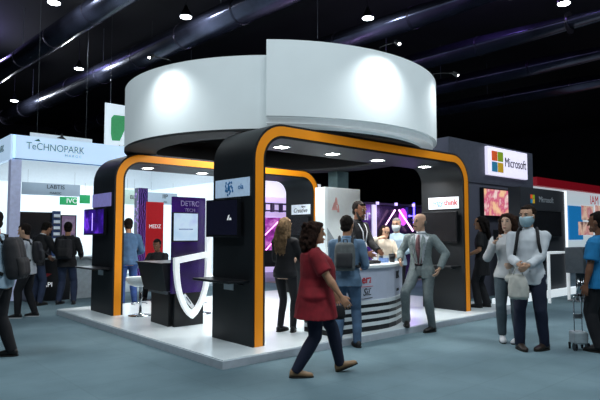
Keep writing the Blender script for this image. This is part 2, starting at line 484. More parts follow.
def x_tie(col):
    def f(c):
        b = c['bend']; bm = NB()
        pts = [(1.45,.088,.02), (1.42,.105,.024), (1.38,.126,.028), (1.28,.143,.036), (1.15,.140,.046), (1.04,.138,.05), (.99,.137,.0)]
        L = [[bm.verts.new(b((sx*w,y+d,z))) for sx in (-1,1)] for z,y,w in pts for d in (0,)]
        for A, B in zip(L, L[1:]): bm.faces.new((A[0], A[1], B[1], B[0]))
        r = bmesh.ops.extrude_face_region(bm, geom=bm.faces[:]); bmesh.ops.translate(bm, vec=(0,-.008,0), verts=[v for v in r['geom'] if isinstance(v, bmesh.types.BMVert)])
        c['add']('necktie', bm, mat('tie '+col, col, .6, var=.5, scale=40))
    return f
def x_belt(col):
    def f(c):
        b = c['bend']; bm = NB()
        eloft(bm, [((0,0,.985),.168,.122), ((0,0,1.02),.164,.118)], 24, b)
        c['add']('belt', bm, mat('belt '+col, col, .4))
    return f
def x_lapels(m, z0=1.1):
    def f(c):
        b = c['bend']
        for sd in (1,-1):
            bm = NB(); q = [(sd*.06,.075,1.455), (sd*.105,.09,1.40), (sd*.115,.115,1.33), (sd*.085,.133,1.31), (sd*.03,.152,z0), (sd*.012,.152,z0), (sd*.05,.122,1.36)]
            v = [bm.verts.new(b(p)) for p in q]; bm.faces.new(v)
            r = bmesh.ops.extrude_face_region(bm, geom=bm.faces[:]); bmesh.ops.translate(bm, vec=(0,.012,0), verts=[v for v in r['geom'] if isinstance(v, bmesh.types.BMVert)])
            c['add']('lapel', bm, m, smooth=False)
    return f
def backpack(c, label, m, mtrim, w=.15, d=.075, zlo=.98, zhi=1.42, pocket=None):
    """worn backpack: a thing of its own, strapped to a figure's back"""
    s, b = c['s'], c['bend']
    r = thing('backpack', label, 'backpack', c['loc'], c['rz'])
    def put(name, bm, mm, v=None, par=r, amp=0.):
        bmesh.ops.scale(bm, vec=(s,s,s), verts=bm.verts)
        if v: bm = remesh(bm, v, 4, amp, 9.)
        return obj(name, bm, mm, par, True, True)
    bm = NB(); y = -.125-d; zz = [zlo, zlo+.03, zlo+.1, (zlo+zhi)/2, zhi-.1, zhi-.03, zhi]
    for sx in (-.5,0,.5):
        eloft(bm, [((sx*w,y,z),w*k,d*k2) for z,k,k2 in zip(zz,(.5,.62,.66,.66,.62,.52,.3),(.7,.95,1.1,1.1,.95,.8,.4))], 18, b)
    put('main_compartment', bm, m, .011, amp=.005)
    bm = NB()
    for sx in (-.4,0,.4):
        eloft(bm, [((sx*w,y-d*.95,z),w*.5,.035*k) for z,k in ((zlo+.04,.5),(zlo+.07,1),(zlo+.17,1.1),(zlo+.215,.8),(zlo+.23,.4))], 14, b)
    put('front_pocket', bm, pocket or mtrim, .011)
    for sd in (1,-1):
        bm = NB(); pts = [b((sd*.085,-.12,zhi-.05)), b((sd*.09,-.09,1.455)), b((sd*.1,.0,1.49)), b((sd*.115,.08,1.44)), b((sd*.125,.14,1.32)), b((sd*.15,.125,1.18)), b((sd*.175,.03,1.08)), b((sd*.15,-.11,zlo+.06))]
        tube(bm, pts, .02, 8); put('shoulder_strap', bm, mtrim)
    bm = NB(); tube(bm, [b((-.03,-.13,zhi-.02)), b((-.025,-.14,zhi+.04)), b((.025,-.14,zhi+.04)), b((.03,-.13,zhi-.02))], .009, 6); put('carry_loop', bm, mtrim)
    return r
def cloth(n, c, rough=.85, var=.12, scale=14, bump=.15, bs=180): return mat(n, c, rough, var=var, scale=scale, bump=bump, bscale=bs)
# ------------------------------------------------------------------ camera and survey helper
FPX = 548.; PITCH = math.atan(34/FPX); CAMH = 1.5
HEAD = math.atan2(622, math.hypot(FPX, 34))
cf = (math.cos(HEAD), math.sin(HEAD)); cr = (math.sin(HEAD), -math.cos(HEAD))
cd = bpy.data.cameras.new('camera'); cam = bpy.data.objects.new('camera', cd); C.objects.link(cam)
cam.location = (0,0,CAMH); cam.rotation_euler = (PI/2+PITCH, 0, HEAD-PI/2)
cd.sensor_width = 36; cd.lens = 36*FPX/600; cd.clip_end = 200
bpy.context.scene.camera = cam
def ray(x, y):
    a = (x-300)/FPX; b = (200-y)/FPX
    fw = math.cos(PITCH)-b*math.sin(PITCH)
    return (cf[0]*fw+cr[0]*a, cf[1]*fw+cr[1]*a, math.sin(PITCH)+b*math.cos(PITCH))
def at(x, y, Y):          # survey of the photograph: where a sight line meets the upright plane at depth Y
    r = ray(x, y); t = Y/r[1]; return (r[0]*t, Y, CAMH+r[2]*t)
def rect(x0, y0, x1, y1, Y):
    a, b = at(x0, y0, Y), at(x1, y1, Y)
    xm = at(x0, y1, Y), at(x1, y0, Y)
    return a[0], b[0], (b[2]+xm[0][2])/2, (a[2]+xm[1][2])/2      # X0 X1 Z0 Z1

# ------------------------------------------------------------------ palette
black = mat('black laminate', '#12161a', .5, var=.1, scale=5)
soff = mat('dark soffit', '#262d30', .6, var=.1, scale=4)
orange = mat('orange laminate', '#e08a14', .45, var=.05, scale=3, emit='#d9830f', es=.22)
white = mat('white paint', '#cfd8dc', .5, var=.03, scale=3)
drumw = mat('white drum cloth', '#dfe8ea', .75, var=.025, scale=2, bump=.05, bscale=8, emit='#d3e2e8', es=.13)  # slight emission added to even out and brighten the drum
bandm = mat('grey band', '#cfd8dc', .7, var=.04, emit='#c8d6dc', es=.3)  # emission lifts the band, which renders too dark under the shell
gloss = mat('white gloss floor', '#dbe6ea', .22, var=.05, scale=2)
edgeg = mat('platform edge', '#b4bdc6', .5, var=.06)
chrome = mat('chrome', '#aab2b8', .2, 1., var=.05)
steel = mat('brushed steel', '#7d848a', .4, .8, var=.1, scale=30)
blackp = mat('black plastic', '#101216', .35, var=.1)
whitep = mat('white plastic', '#d5dde0', .35, var=.03)
lampm = mat('lit lamp', '#ffffff', .5, emit=(1,.97,.9), es=30)
hallm = mat('lit hall lamp', '#ffffff', .5, emit=(.9,.97,1), es=25)
dktext = mat('dark lettering', '#1c2026', .5, var=.02)
redtext = mat('red lettering', '#b8333c', .5, var=.02)
bluetext = mat('blue lettering', '#2a78b4', .5, var=.02)
whitetext = mat('white lettering', '#e8ecef', .5, var=.02, emit='#e8ecef', es=.5)

# ------------------------------------------------------------------ the hall
def carpet():
    m = bpy.data.materials.new('teal grey carpet'); m.use_nodes = True
    nt = m.node_tree; b = nt.nodes['Principled BSDF']; tc = nt.nodes.new('ShaderNodeTexCoord')
    n = nt.nodes.new('ShaderNodeTexNoise'); n.inputs['Scale'].default_value = .7; n.inputs['Detail'].default_value = 8
    n2 = nt.nodes.new('ShaderNodeTexNoise'); n2.inputs['Scale'].default_value = 160
    br = nt.nodes.new('ShaderNodeTexBrick'); br.inputs['Scale'].default_value = .5; br.inputs['Mortar Size'].default_value = .004
    br.offset = 0; br.inputs['Color1'].default_value = (1,1,1,1); br.inputs['Color2'].default_value = (.96,.96,.96,1); br.inputs['Mortar'].default_value = (.9,.9,.9,1)
    for q in (n, n2, br): nt.links.new(tc.outputs['Object'], q.inputs['Vector'])
    r = nt.nodes.new('ShaderNodeValToRGB'); r.color_ramp.elements[0].position = .3; r.color_ramp.elements[1].position = .72
    r.color_ramp.elements[0].color = hexc('#566c75')+(1,); r.color_ramp.elements[1].color = hexc('#748c95')+(1,)
    nt.links.new(n.outputs['Fac'], r.inputs['Fac'])
    mx = nt.nodes.new('ShaderNodeMixRGB'); mx.blend_type = 'MULTIPLY'; mx.inputs['Fac'].default_value = 1
    nt.links.new(r.outputs['Color'], mx.inputs[1]); nt.links.new(br.outputs['Color'], mx.inputs[2])
    nt.links.new(mx.outputs['Color'], b.inputs['Base Color'])
    bp = nt.nodes.new('ShaderNodeBump'); bp.inputs['Strength'].default_value = .35; bp.inputs['Distance'].default_value = .01
    nt.links.new(n2.outputs['Fac'], bp.inputs['Height']); nt.links.new(bp.outputs['Normal'], b.inputs['Normal'])
    b.inputs['Roughness'].default_value = .9; b.inputs['Specular IOR Level'].default_value = .15
    return m
HX0, HX1, HY0, HY1, HZ = -14, 46, -12, 46, 10.
hallw = mat('black hall wall', '#0d0f15', .8, var=.3, scale=.5)
bm = NB(); box(bm, HX0, HX1, HY0, HY1, -.1, 0); struct('floor', bm, carpet())
bm = NB(); box(bm, HX0, HX1, HY0, HY1, HZ, HZ+.1); struct('ceiling', bm, mat('black ceiling', '#0e0e14', .8, var=.4, scale=.6))
bm = NB(); box(bm, HX0, HX1, HY1, HY1+.1, 0, HZ); struct('wall_back', bm, hallw)
bm = NB(); box(bm, HX1, HX1+.1, HY0, HY1, 0, HZ); struct('wall_right', bm, hallw)
bm = NB(); box(bm, HX0-.1, HX0, HY0, HY1, 0, HZ); struct('wall_left', bm, hallw)
bm = NB(); box(bm, HX0, HX1, HY0-.1, HY0, 0, HZ); struct('wall_front', bm, hallw)
# ducts: long sheet metal tubes hung parallel under the ceiling
duct = mat('dark glossy duct', '#3f4254', .27, .8, var=.4, scale=1.2)
ductl = ['lowest dark glossy ceiling duct, nearest the left edge', 'dark glossy ceiling duct passing above the left end of the white drum',
         'dark ceiling duct directly behind the white drum top', 'dark ceiling duct just right of the white drum', 'dark ceiling duct over the grey sign tower', 'dark ceiling duct farthest right in the hall']
for (x, r), l in zip(((6.05,.36), (9.1,.42), (13.2,.34), (17.0,.34), (20.8,.34), (24.8,.34)), ductl):
    dt = thing('ceiling_duct', l, 'duct', (x, 14, 8.1), 0, 'parallel ducts under the black ceiling')
    bm = NB(); tube(bm, [(x-.062*(y-14), y, 8.1) for y in (-2, 10, 20, 30, 45)], r, 24)
    obj('tube', bm, duct, dt, smooth=True)
    bm = NB(); ys = [y*3.-2 for y in range(1, 15)]
    for y in ys:
        c = (x-.062*(y-14), y, 8.1); tube(bm, [(c[0]+.03*.062, y-.03, 8.1), (c[0], y+.03, 8.1)], r*1.025, 24)
    o = obj('joint_bands', bm, mat('duct band', '#55525f', .35, .9), dt, smooth=False); o['kind'] = 'stuff'
    for y in (6, 14, 22, 30):
        bm = NB(); cx = x-.062*(y-14); cone(bm, (cx, y, 8.1+r*.9), (cx, y, HZ), .012, .012, 6); obj('hanger_rod', bm, steel, dt)
# hall lamps
lamp_sites = [(4.78,15.89,'above the left neighbour stand, top left'), (8.07,14.32,'between the two left ceiling ducts'), (7.53,21.7,'left of the white drum, over the green banner'),
              (7.03,29.1,'far back at the left, lowest lit'), (12.24,10.77,'above the right part of the white drum'), (15.6,6.4,'high at the upper right, over the grey sign tower')]
lp = None
for i, (x, y, w) in enumerate(lamp_sites):
    lab = 'round white hall lamp hanging '+w
    if lp is None:
        lp = thing('hall_lamp', lab, 'lamp', (x, y, 8.0), 0, 'hanging hall lamps')
        bm = NB(); lathe(bm, [(0,.34),(.05,.34),(.07,.25),(.17,.1),(.19,.0),(.175,.0),(.0,.08)], (x,y,8.0), 24); obj('housing', bm, blackp, lp, smooth=True)
        bm = NB(); lathe(bm, [(0,-.03),(.09,-.025),(.165,-.005),(.165,.02),(0,.02)], (x,y,8.0), 24); obj('lens', bm, hallm, lp, smooth=True)
        bm = NB(); cone(bm, (x,y,8.33), (x,y,HZ), .012, .012, 6); obj('rod', bm, blackp, lp)
    else: dup(lp, (x,y,8.0), 0, lab)

# ------------------------------------------------------------------ the stand: platform, two arches, ring drum
ZP = .1
bm = NB(); box(bm, 3.45, 10.3, 5.2, 10.75, 0, ZP); o = struct('floor_platform', bm, gloss); 
bm = NB(); box(bm, 3.435, 10.315, 5.185, 5.2, 0, ZP-.012); o = struct('trim_1', bm, edgeg)
bm = NB(); box(bm, 3.435, 3.45, 5.2, 10.75, 0, ZP-.012); o = struct('trim_2', bm, edgeg)
bm = NB(); box(bm, 10.3, 10.315, 5.2, 10.75, 0, ZP-.012); o = struct('trim_3', bm, edgeg)
def arch_pts(x0, x1, z1, r, off, n=10):
    x0 += off; x1 -= off; z1 -= off; r = max(.02, r-off)
    L = [(x0, ZP)]+[(x0+r-r*math.cos(PI/2*i/n), z1-r+r*math.sin(PI/2*i/n)) for i in range(n+1)]
    return L+[(x1-r+r*math.sin(PI/2*i/n), z1-r+r*math.cos(PI/2*i/n)) for i in range(n+1)]+[(x1, ZP)]
def arch(label, x0, x1, y0, y1, z1=2.95, r=.5):
    t = thing('portal_arch', label, 'arch', ((x0+x1)/2, y0, ZP), 0, 'black portal arches with an orange front band')
    T = .19
    bm = NB(); strip_y(bm, arch_pts(x0,x1,z1,r,0), arch_pts(x0,x1,z1,r,T), y0, y1); obj('arch_body', bm, black, t, auto=.6)
    bm = NB(); strip_y(bm, arch_pts(x0,x1,z1,r,.03), arch_pts(x0,x1,z1,r,.155), y0-.006, y0+.004); obj('front_band', bm, orange, t)['label'] = 'orange band'
    bm = NB(); strip_y(bm, arch_pts(x0,x1,z1,r,.03), arch_pts(x0,x1,z1,r,.155), y1-.004, y1+.006); obj('rear_band', bm, orange, t)['label'] = 'orange band'
    return t
FX0, FX1, FY0, FY1 = 4.10, 9.06, 5.53, 6.45
BX0, BX1, BY0, BY1 = 3.86, 8.74, 9.24, 10.2
arch('wide black arch with orange band at the front of the white platform', FX0, FX1, FY0, FY1)
arch('wide black arch with orange band at the rear of the white platform', BX0, BX1, BY0, BY1)
# downlights recessed in both soffits
dl = None
for x, y, w in ((5.01,6.08,'front arch, leftmost of four'), (6.05,6.08,'front arch, second from left'), (7.15,6.1,'front arch, third from left'), (8.5,6.1,'front arch, rightmost of four'),
                (4.72,9.75,'rear arch, leftmost of three'), (5.95,9.8,'rear arch, middle of three'), (7.3,9.8,'rear arch, rightmost of three')):
    lab = 'square white downlight in the soffit of the '+w; z = 2.755
    if dl is None:
        dl = thing('downlight', lab, 'ceiling light', (x,y,z), 0, 'downlights in the arch soffits')
        bm = NB(); strip_y(bm, [(-.1,-.1),(.1,-.1),(.1,.1),(-.1,.1)], [(-.085,-.085),(.085,-.085),(.085,.085),(-.085,.085)], -.005, .005, True)
        bmesh.ops.rotate(bm, matrix=Matrix.Rotation(PI/2,3,'X'), verts=bm.verts); obj('frame', bm, whitep, dl, True)
        bm = NB(); box(bm, -.085,.085,-.085,.085,-.002,.005); obj('lens', bm, lampm, dl, True)
    else: dup(dl, (x,y,z), 0, lab)
    li = bpy.data.lights.new('downlight', 'SPOT'); li.energy = 95 if y < 8 else 110; li.spot_size = 2.3; li.spot_blend = .8; li.color = (1,.97,.93); li.shadow_soft_size = .08
    lo = bpy.data.objects.new('downlight_lamp', li); C.objects.link(lo); lo.location = (x, y, z-.03)
# ring drum
CX, CY = 6.55, 8.14
t = thing('ring_drum', 'large white ring drum with stepped outer shell on top of the arches', 'drum', (CX, CY, 2.955))
R1, R2 = 2.76, 3.01
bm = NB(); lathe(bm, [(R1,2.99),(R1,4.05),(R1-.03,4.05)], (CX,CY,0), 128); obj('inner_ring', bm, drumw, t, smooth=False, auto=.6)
bm = NB(); lathe(bm, [(R1-.04,4.05),(R1-.04,2.99)], (CX,CY,0), 96); obj('ring_lining', bm, mat('black lining', '#15181b', .8), t, smooth=True)
a0, a1 = math.radians(228.8), math.radians(385)
def shell(name, m, r0, r1, z0, z1):
    bm = NB(); cols = lathe(bm, [(r1,z0),(r1,z1),(r0,z1),(r0,z0),(r1,z0)], (CX,CY,0), 96, a0, a1)
    for c in (cols[0], cols[-1]): bm.faces.new(c[:4])
    bmesh.ops.remove_doubles(bm, verts=bm.verts, dist=1e-5); obj(name, bm, m, t, auto=.6)
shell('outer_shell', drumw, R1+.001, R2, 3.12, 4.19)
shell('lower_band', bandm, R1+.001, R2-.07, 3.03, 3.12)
bm = NB(); lathe(bm, [(R1,2.955),(R1,2.99),(R1-.55,2.99),(R1-.55,2.955),(R1,2.955)], (CX,CY,0), 96); obj('underside_ring', bm, mat('underside grey', '#1c2022', .7), t, auto=.6)['label'] = 'dark grey underside ring'
bm = NB(); lathe(bm, [(0,3.5),(R1-.05,3.5),(R1-.05,3.52),(0,3.52)], (CX,CY,0), 64); obj('roof_disc', bm, mat('black lining', '#15181b', .8), t)
# floodlights clipped on the drum rim
def flood(label, ang, r, zr, src):
    c, s = math.cos(math.radians(ang)), math.sin(math.radians(ang))
    P = lambda d, z: (CX+c*d, CY+s*d, z)
    f = thing('floodlight', label, 'lamp', P(r, zr), 0, 'floodlights on the drum rim')
    bm = NB(); tube(bm, [P(r-.015, zr-.03), P(r-.015, zr+.06), P(r+.12, zr+.06), P(r+.34, zr+.03)], .008, 8); obj('arm', bm, blackp, f, smooth=True)
    bm = NB(); cone(bm, P(r+.32, zr+.05), P(r+.40, zr-.01), .028, .042, 16); obj('lamp_head', bm, blackp, f)
    bm = NB(); ball(bm, P(r+.385, zr-.003), .03, 1, 1, .6); obj('lens', bm, lampm, f, smooth=True)
    li = bpy.data.lights.new('flood', 'SPOT'); li.energy = src; li.spot_size = 1.9; li.spot_blend = 1.; li.color = (.93,.98,1); li.shadow_soft_size = .06
    lo = bpy.data.objects.new('flood_lamp', li); C.objects.link(lo); lo.location = P(r+.46, zr-.05)
    d = V(P(r, zr-.62))-V(lo.location); lo.rotation_euler = d.to_track_quat('-Z','Y').to_euler()
flood('small black floodlight on an arm over the front of the drum', 262, R2, 4.19, 60)
flood('small black floodlight on an arm at the right end of the drum', 296, R2, 4.19, 26)
flood('small black floodlight on an arm at the left end of the drum', 196, R1, 4.05, 42)

# ---------------------------- things fixed to the arch legs: sign, monitor, shelf, plate
def side_sign(label, X, y0, y1, z0, z1, m=whitep, es=0):
    s = thing('wall_sign', label, 'sign', (X-.012, (y0+y1)/2, (z0+z1)/2), 0, 'name signs on the arch legs')
    bm = NB(); box(bm, X-.015, X-.002, y0, y1, z0, z1); obj('sign_board', bm, m, s); return s
signw = mat('lit sign', '#dfe8f2', .4, emit='#cfe0f0', es=.12)
s1 = side_sign('pale blue company sign with a round blue emblem on the front arch, left leg', FX0, 5.6, 6.38, 1.985, 2.225, mat('pale blue sign', '#a9c2dc', .4, emit='#a9c2dc', es=.35))
bm = NB()
for k in range(14):
    a = 2*PI*k/14; rr = .06+.02*(k % 3)
    ball(bm, (FX0-.018, 6.05+rr*math.cos(a), 2.105+rr*.9*math.sin(a)), .022, .25, 1, 1, 10)
ball(bm, (FX0-.018, 6.05, 2.105), .035, .2, 1, 1.2)
bm = remesh(bm, .008, 1); obj('emblem', bm, bluetext, s1)
lettering('ola', .1, (FX0-.017, 5.78, 2.11), bluetext, s1, 'left')
side_sign('blank lavender sign on the rear arch, left leg', BX0, 9.36, 10.2, 1.99, 2.23, mat('lavender sign', '#8784c6', .4, emit='#8784c6', es=.4))
s3 = side_sign('white sign lettered in pale blue and red on the front arch, right leg', FX1-.19, 5.62, 6.28, 1.97, 2.19, signw)
lettering('edgy', .145, (FX1-.207, 6.07, 2.085), bluetext, s3, 'left', stretch=.9)
lettering('think', .145, (FX1-.207, 5.79, 2.085), redtext, s3, 'left', stretch=.95, bold=.002)
s4 = side_sign('white sign with black script on the rear arch, right leg', BX1-.19, 9.32, 9.98, 1.96, 2.19, signw)
lettering('Creative', .14, (BX1-.207, 9.66, 2.05), dktext, s4, 'left', shear=.3)
lettering('digital', .06, (BX1-.207, 9.55, 2.14), dktext, s4, 'left')
navys = screen_mat('dark navy display', [(0.,'#06081a'), (.6,'#0a0c24'), (1.,'#10143a')], 1.5, .5)
purps = screen_mat('violet display', [(.3,'#0c0626'), (.52,'#2a1078'), (.62,'#6a30d8'), (.75,'#1a0a50')], 2.6, 1.2)
darks = screen_mat('black display', [(0.,'#05070a'), (1.,'#0c1014')], 1.2, .35)
def side_monitor(label, X, y0, y1, z0, z1, m, grp='monitors on the arch legs', name='monitor'):
    t = thing(name, label, 'screen', (X-.06, (y0+y1)/2, z0), 0, grp)
    bm = NB(); box(bm, X-.085, X-.03, y0, y1, z0, z1, .006); obj('bezel', bm, blackp, t)
    bm = NB(); box(bm, X-.088, X-.084, y0+.02, y1-.02, z0+.03, z1-.02); obj('display', bm, m, t)
    bm = NB(); box(bm, X-.032, X-.001, (y0+y1)/2-.12, (y0+y1)/2+.12, z0+.12, z1-.12); obj('wall_bracket', bm, steel, t)
    return t
m1 = side_monitor('dark navy monitor on the front arch, left leg, with a small white emblem', FX0, 5.74, 6.5, 1.46, 1.96, navys)
bm = NB(); prism(bm, [(0,0),(.03,0),(.06,.07),(.03,.06)], 0, .002); prism(bm, [(.05,0),(.1,0),(.09,.03),(.06,.03)], 0, .002)
bmesh.ops.transform(bm, matrix=Matrix.Translation((FX0-.09, 5.98, 1.68)) @ FACE['left'], verts=bm.verts); obj('screen_emblem', bm, whitetext, m1)
m2 = side_monitor('monitor glowing violet on the rear arch, left leg', BX0, 9.46, 10.42, 1.48, 1.96, purps)
bm = NB(); box(bm, BX0-.091, BX0-.088, 9.98, 10.0, 1.56, 1.88); obj('light_streak', bm, mat('violet streak', '#a58cff', .4, emit='#a58cff', es=2.5), m2)
side_monitor('black monitor on the inner face of the front arch, right leg', FX1-.19, 5.62, 6.4, 1.34, 1.92, darks)
side_monitor('black monitor on the inner face of the rear arch, right leg', BX1-.19, 9.3, 10.08, 1.46, 1.91, darks)
def shelf(label, X, y0, y1, z=.92, w=.32):
    t = thing('wall_shelf', label, 'shelf', (X-w/2, (y0+y1)/2, z), 0, 'black shelves on the arch legs')
    bm = NB(); box(bm, X-w, X-.001, y0, y1, z-.03, z, .006); obj('shelf_board', bm, blackp, t)
    for y in (y0+.15, y1-.15):
        bm = NB(); prism_y(bm, [(X-.001,z-.03),(X-w*.5,z-.03),(X-.001,z-.075)], y-.012, y+.012); obj('bracket', bm, blackp, t)
shelf('black shelf under the navy monitor on the front arch, left leg', FX0, 5.6, 6.44)
shelf('black shelf under the violet monitor on the rear arch, left leg', BX0, 9.3, 10.16)
shelf('black shelf on the inner face of the front arch, right leg', FX1-.19, 5.6, 6.4)
shelf('black shelf on the inner face of the rear arch, right leg', BX1-.19, 9.3, 10.12)
for X, y, z, l in ((FX0,6.05,.82,'small white plate under the shelf of the front arch, left leg'), (BX0,9.75,.82,'small white plate under the shelf of the rear arch, left leg')):
    bm = NB(); box(bm, X-.012, X-.001, y-.11, y+.11, z-.05, z+.05, .002); tag(obj('info_plate', bm, mat('plate', '#aeb6bc', .5)), l, 'plate', 'small plates on the arch legs')
bm = NB(); ball(bm, (FX0-.13, 6.0, .955), .035, 1.6, 1.2, .7)

# ---------------------------- kiosk with shield
k = thing('demo_kiosk', 'black demo kiosk with tall purple panel on the platform, left side', 'kiosk', (4.25, 7.95, ZP))
bm = NB(); prism(bm, [(4.05,7.6),(4.62,7.66),(4.72,8.3),(4.09,8.25)], ZP, .62); obj('base', bm, black, k)
bm = NB()
lo_ = [(4.03,7.62),(4.64,7.66),(4.76,8.36),(4.0,8.32)]; hi_ = [(3.93,7.6),(4.66,7.63),(4.82,8.5),(3.93,8.44)]
A = [bm.verts.new((*p,.62)) for p in lo_]; B = [bm.verts.new((*p,1.04)) for p in hi_]
bm.faces.new(A[::-1]); bm.faces.new(B)
for i in range(4): bm.faces.new((A[i],A[(i+1)%4],B[(i+1)%4],B[i]))
obj('counter_body', bm, black, k)
bm = NB(); prism(bm, [(3.92,7.59),(4.68,7.62),(4.83,8.52),(3.92,8.46)], 1.04, 1.06); obj('counter_top', bm, blackp, k)
bm = NB(); prism(bm, [(4.02,7.61),(4.63,7.66),(4.73,8.31),(4.05,8.28)], .58, .63); obj('rail', bm, steel, k)
pm = screen_mat('purple panel', [(.3,'#1f0c40'), (.5,'#3a1678'), (.7,'#5a24a4')], 1.2, .5)
bm = NB(); box(bm, 4.06, 4.62, 7.5, 7.57, .6, 2.07, .004); pn = obj('totem_panel', bm, pm, k); pn['label'] = 'tall purple panel'
bm = NB(); box(bm, 4.10, 4.60, 7.5, 7.56, ZP, .6); obj('totem_foot', bm, blackp, k)
lettering('DETRC', .115, (4.34, 7.496, 1.965), mat('lilac lettering', '#a59ac8', .5), pn, stretch=.9)
lettering('TECH', .075, (4.34, 7.496, 1.865), mat('lilac lettering', '#a59ac8', .5), pn)
def shield_out(w, zt, zb, n=16):
    L = [(-w, zt)]
    for i in range(1, n): 
        t = i/n; L.append((-w*(1-t**2.6)**.75 if t < 1 else 0, zt-(zt-zb)*t))
    L.append((0, zb)); return L+[(-x, z) for x, z in L[-2::-1]]
out = shield_out(.315, 1.19, .22); inn = shield_out(.235, 1.10, .34)
tilt = lambda L: [(x, z+(.15*x if z > .95 else 0)) for x, z in L]
out, inn = tilt(out), tilt(inn)
bm = NB(); cx = 4.335
strip_y(bm, [(cx+x,z) for x,z in out], [(cx+x,z) for x,z in inn], 7.36, 7.42, True)
wsm = mat('white shield', '#e6edf0', .4, emit='#e6edf0', es=.4)  # emission added so the shield reads bright white
obj('shield_frame', bm, wsm, k)['label'] = 'white shield outline'
bm = NB(); box(bm, cx+.235, cx+.315, 7.36, 7.42, 1.2, 2.03, .004); obj('shield_upright', bm, wsm, k)['label'] = 'tall white upright rising from the shield'
bm = NB(); box(bm, cx-.3, cx-.24, 7.42, 7.5, 1.11, 1.15); box(bm, cx+.2, cx+.26, 7.42, 7.5, 1.11, 1.15); 
obj('shield_mount', bm, steel, k)['kind'] = 'stuff'
blues = screen_mat('pale blue display', [(.25,'#9fc6e8'), (.5,'#c3dcf2'), (.65,'#a9b8ea'), (.8,'#d9ecf6')], 2.2, .95)
t = thing('monitor', 'bright pale blue monitor in front of the purple kiosk panel', 'screen', (4.25, 7.44, 1.4), 0, None)
bm = NB(); box(bm, 4.03, 4.47, 7.455, 7.498, 1.38, 1.83, .006); obj('bezel', bm, blackp, t)
bm = NB(); box(bm, 4.045, 4.455, 7.45, 7.456, 1.40, 1.815); d = obj('display', bm, blues, t)
bm = NB(); box(bm, 4.13, 4.37, 7.447, 7.45, 1.565, 1.58); obj('screen_line', bm, mat('blue grey lettering', '#7d8fc0', .5), d)
br = thing('brochure', 'white folded brochure leaning inside the white shield', 'brochure', (4.28,7.46,.42))
bm = NB(); prism_y(bm, [(4.18,.56),(4.24,.60),(4.40,.40),(4.36,.36)], 7.43, 7.436); obj('cover', bm, mat('brochure white', '#d9dfe4', .5), br)
bm = NB(); prism_y(bm, [(4.245,.545),(4.26,.555),(4.345,.445),(4.33,.435)], 7.427, 7.43); obj('printed_stripe', bm, mat('brochure print', '#57606e', .5), br)
# stools
st = thing('bar_stool', 'white shell bar stool behind the left side of the black kiosk', 'stool', (4.24, 8.95, ZP), 0, 'white shell stools')
bm = NB(); lathe(bm, [(0,.0),(.2,.0),(.2,.012),(.05,.03),(.03,.05)], seg=32); obj('foot_plate', bm, chrome, st, True, True)
bm = NB(); cone(bm, (0,0,.03), (0,0,.52), .025, .025); obj('pole', bm, chrome, st, True, True)
bm = NB(); strip = [(.13*math.cos(a*PI/12), .13*math.sin(a*PI/12)+.05, .2) for a in range(-2, 15)]; tube(bm, strip, .009); obj('foot_ring', bm, chrome, st, True, True)
bm = NB(); lathe(bm, [(0,.50),(.10,.50),(.19,.53),(.24,.59),(.25,.66),(.23,.66),(.18,.59),(.09,.56),(0,.555)], seg=32)
for v in bm.verts:
    if v.co.z > .6 and v.co.y < 0: v.co.z += -v.co.y*.12
obj('shell_seat', bm, whitep, st, True, True)
dup(st, (5.15, 8.5, ZP), 2.2, 'white shell bar stool right of the purple kiosk panel, by the front arch')
# ---------------------------- striped counter
cpoly = [(5.36,5.95),(5.36,5.5),(5.44,5.42),(6.25,5.36),(6.5,5.37),(6.75,5.44),(7.05,5.58),(7.38,5.78),(7.43,5.86),(7.43,5.95)]
def off(poly, d):
    cxm = sum(p[0] for p in poly)/len(poly); n = len(poly); R = []
    for i in range(n):
        a, b, c = V((*poly[i-1],0)), V((*poly[i],0)), V((*poly[(i+1)%n],0))
        n1 = (b-a).normalized(); n2 = (c-b).normalized()
        nn = (V((n1.y,-n1.x,0))+V((n2.y,-n2.x,0)))
        nn.normalize(); R.append((b.x+nn.x*d, b.y+nn.y*d))
    return R
ct = thing('reception_counter', 'white reception counter with black striped base at the front of the platform', 'counter', (6.2, 5.75, ZP))
lil = mat('lilac white laminate', '#b9c0d2', .45, var=.03)
bm = NB(); prism(bm, cpoly, .54, 1.0); obj('counter_front', bm, lil, ct)
bm = NB(); prism(bm, off(cpoly,.03), 1.0, 1.04); obj('worktop', bm, whitep, ct)
zz = [ZP,.17,.225,.275,.33,.38,.435,.485,.54]
for i in range(8):
    bm = NB(); prism(bm, off(cpoly, .024 if i % 2 else .02), zz[i], zz[i+1]); o = obj('stripe', bm, whitep if i % 2 else blackp, ct); o['label'] = ('white' if i % 2 else 'black')+' stripe'
lettering('erza', .17, (6.08, 5.372, .84), redtext, ct, bold=.002)
bm = NB(); box(bm, 5.88, 6.25, 5.366, 5.372, .735, .742); obj('text_rule', bm, redtext, ct)
lettering('SiD', .15, (6.06, 5.372, .655), dktext, ct, shear=.3)
bm = NB(); tube(bm, [(5.8,5.368,.58),(5.95,5.367,.565),(6.15,5.366,.575)], .006, 6); obj('swash', bm, dktext, ct)
fc = Matrix.Rotation(.436, 4, 'Z') @ FACE['front']
lettering('BK', .16, (6.905, 5.499, .86), dktext, ct, fc, bold=.004)
lettering('AERIS', .06, (6.905, 5.499, .63), dktext, ct, fc)
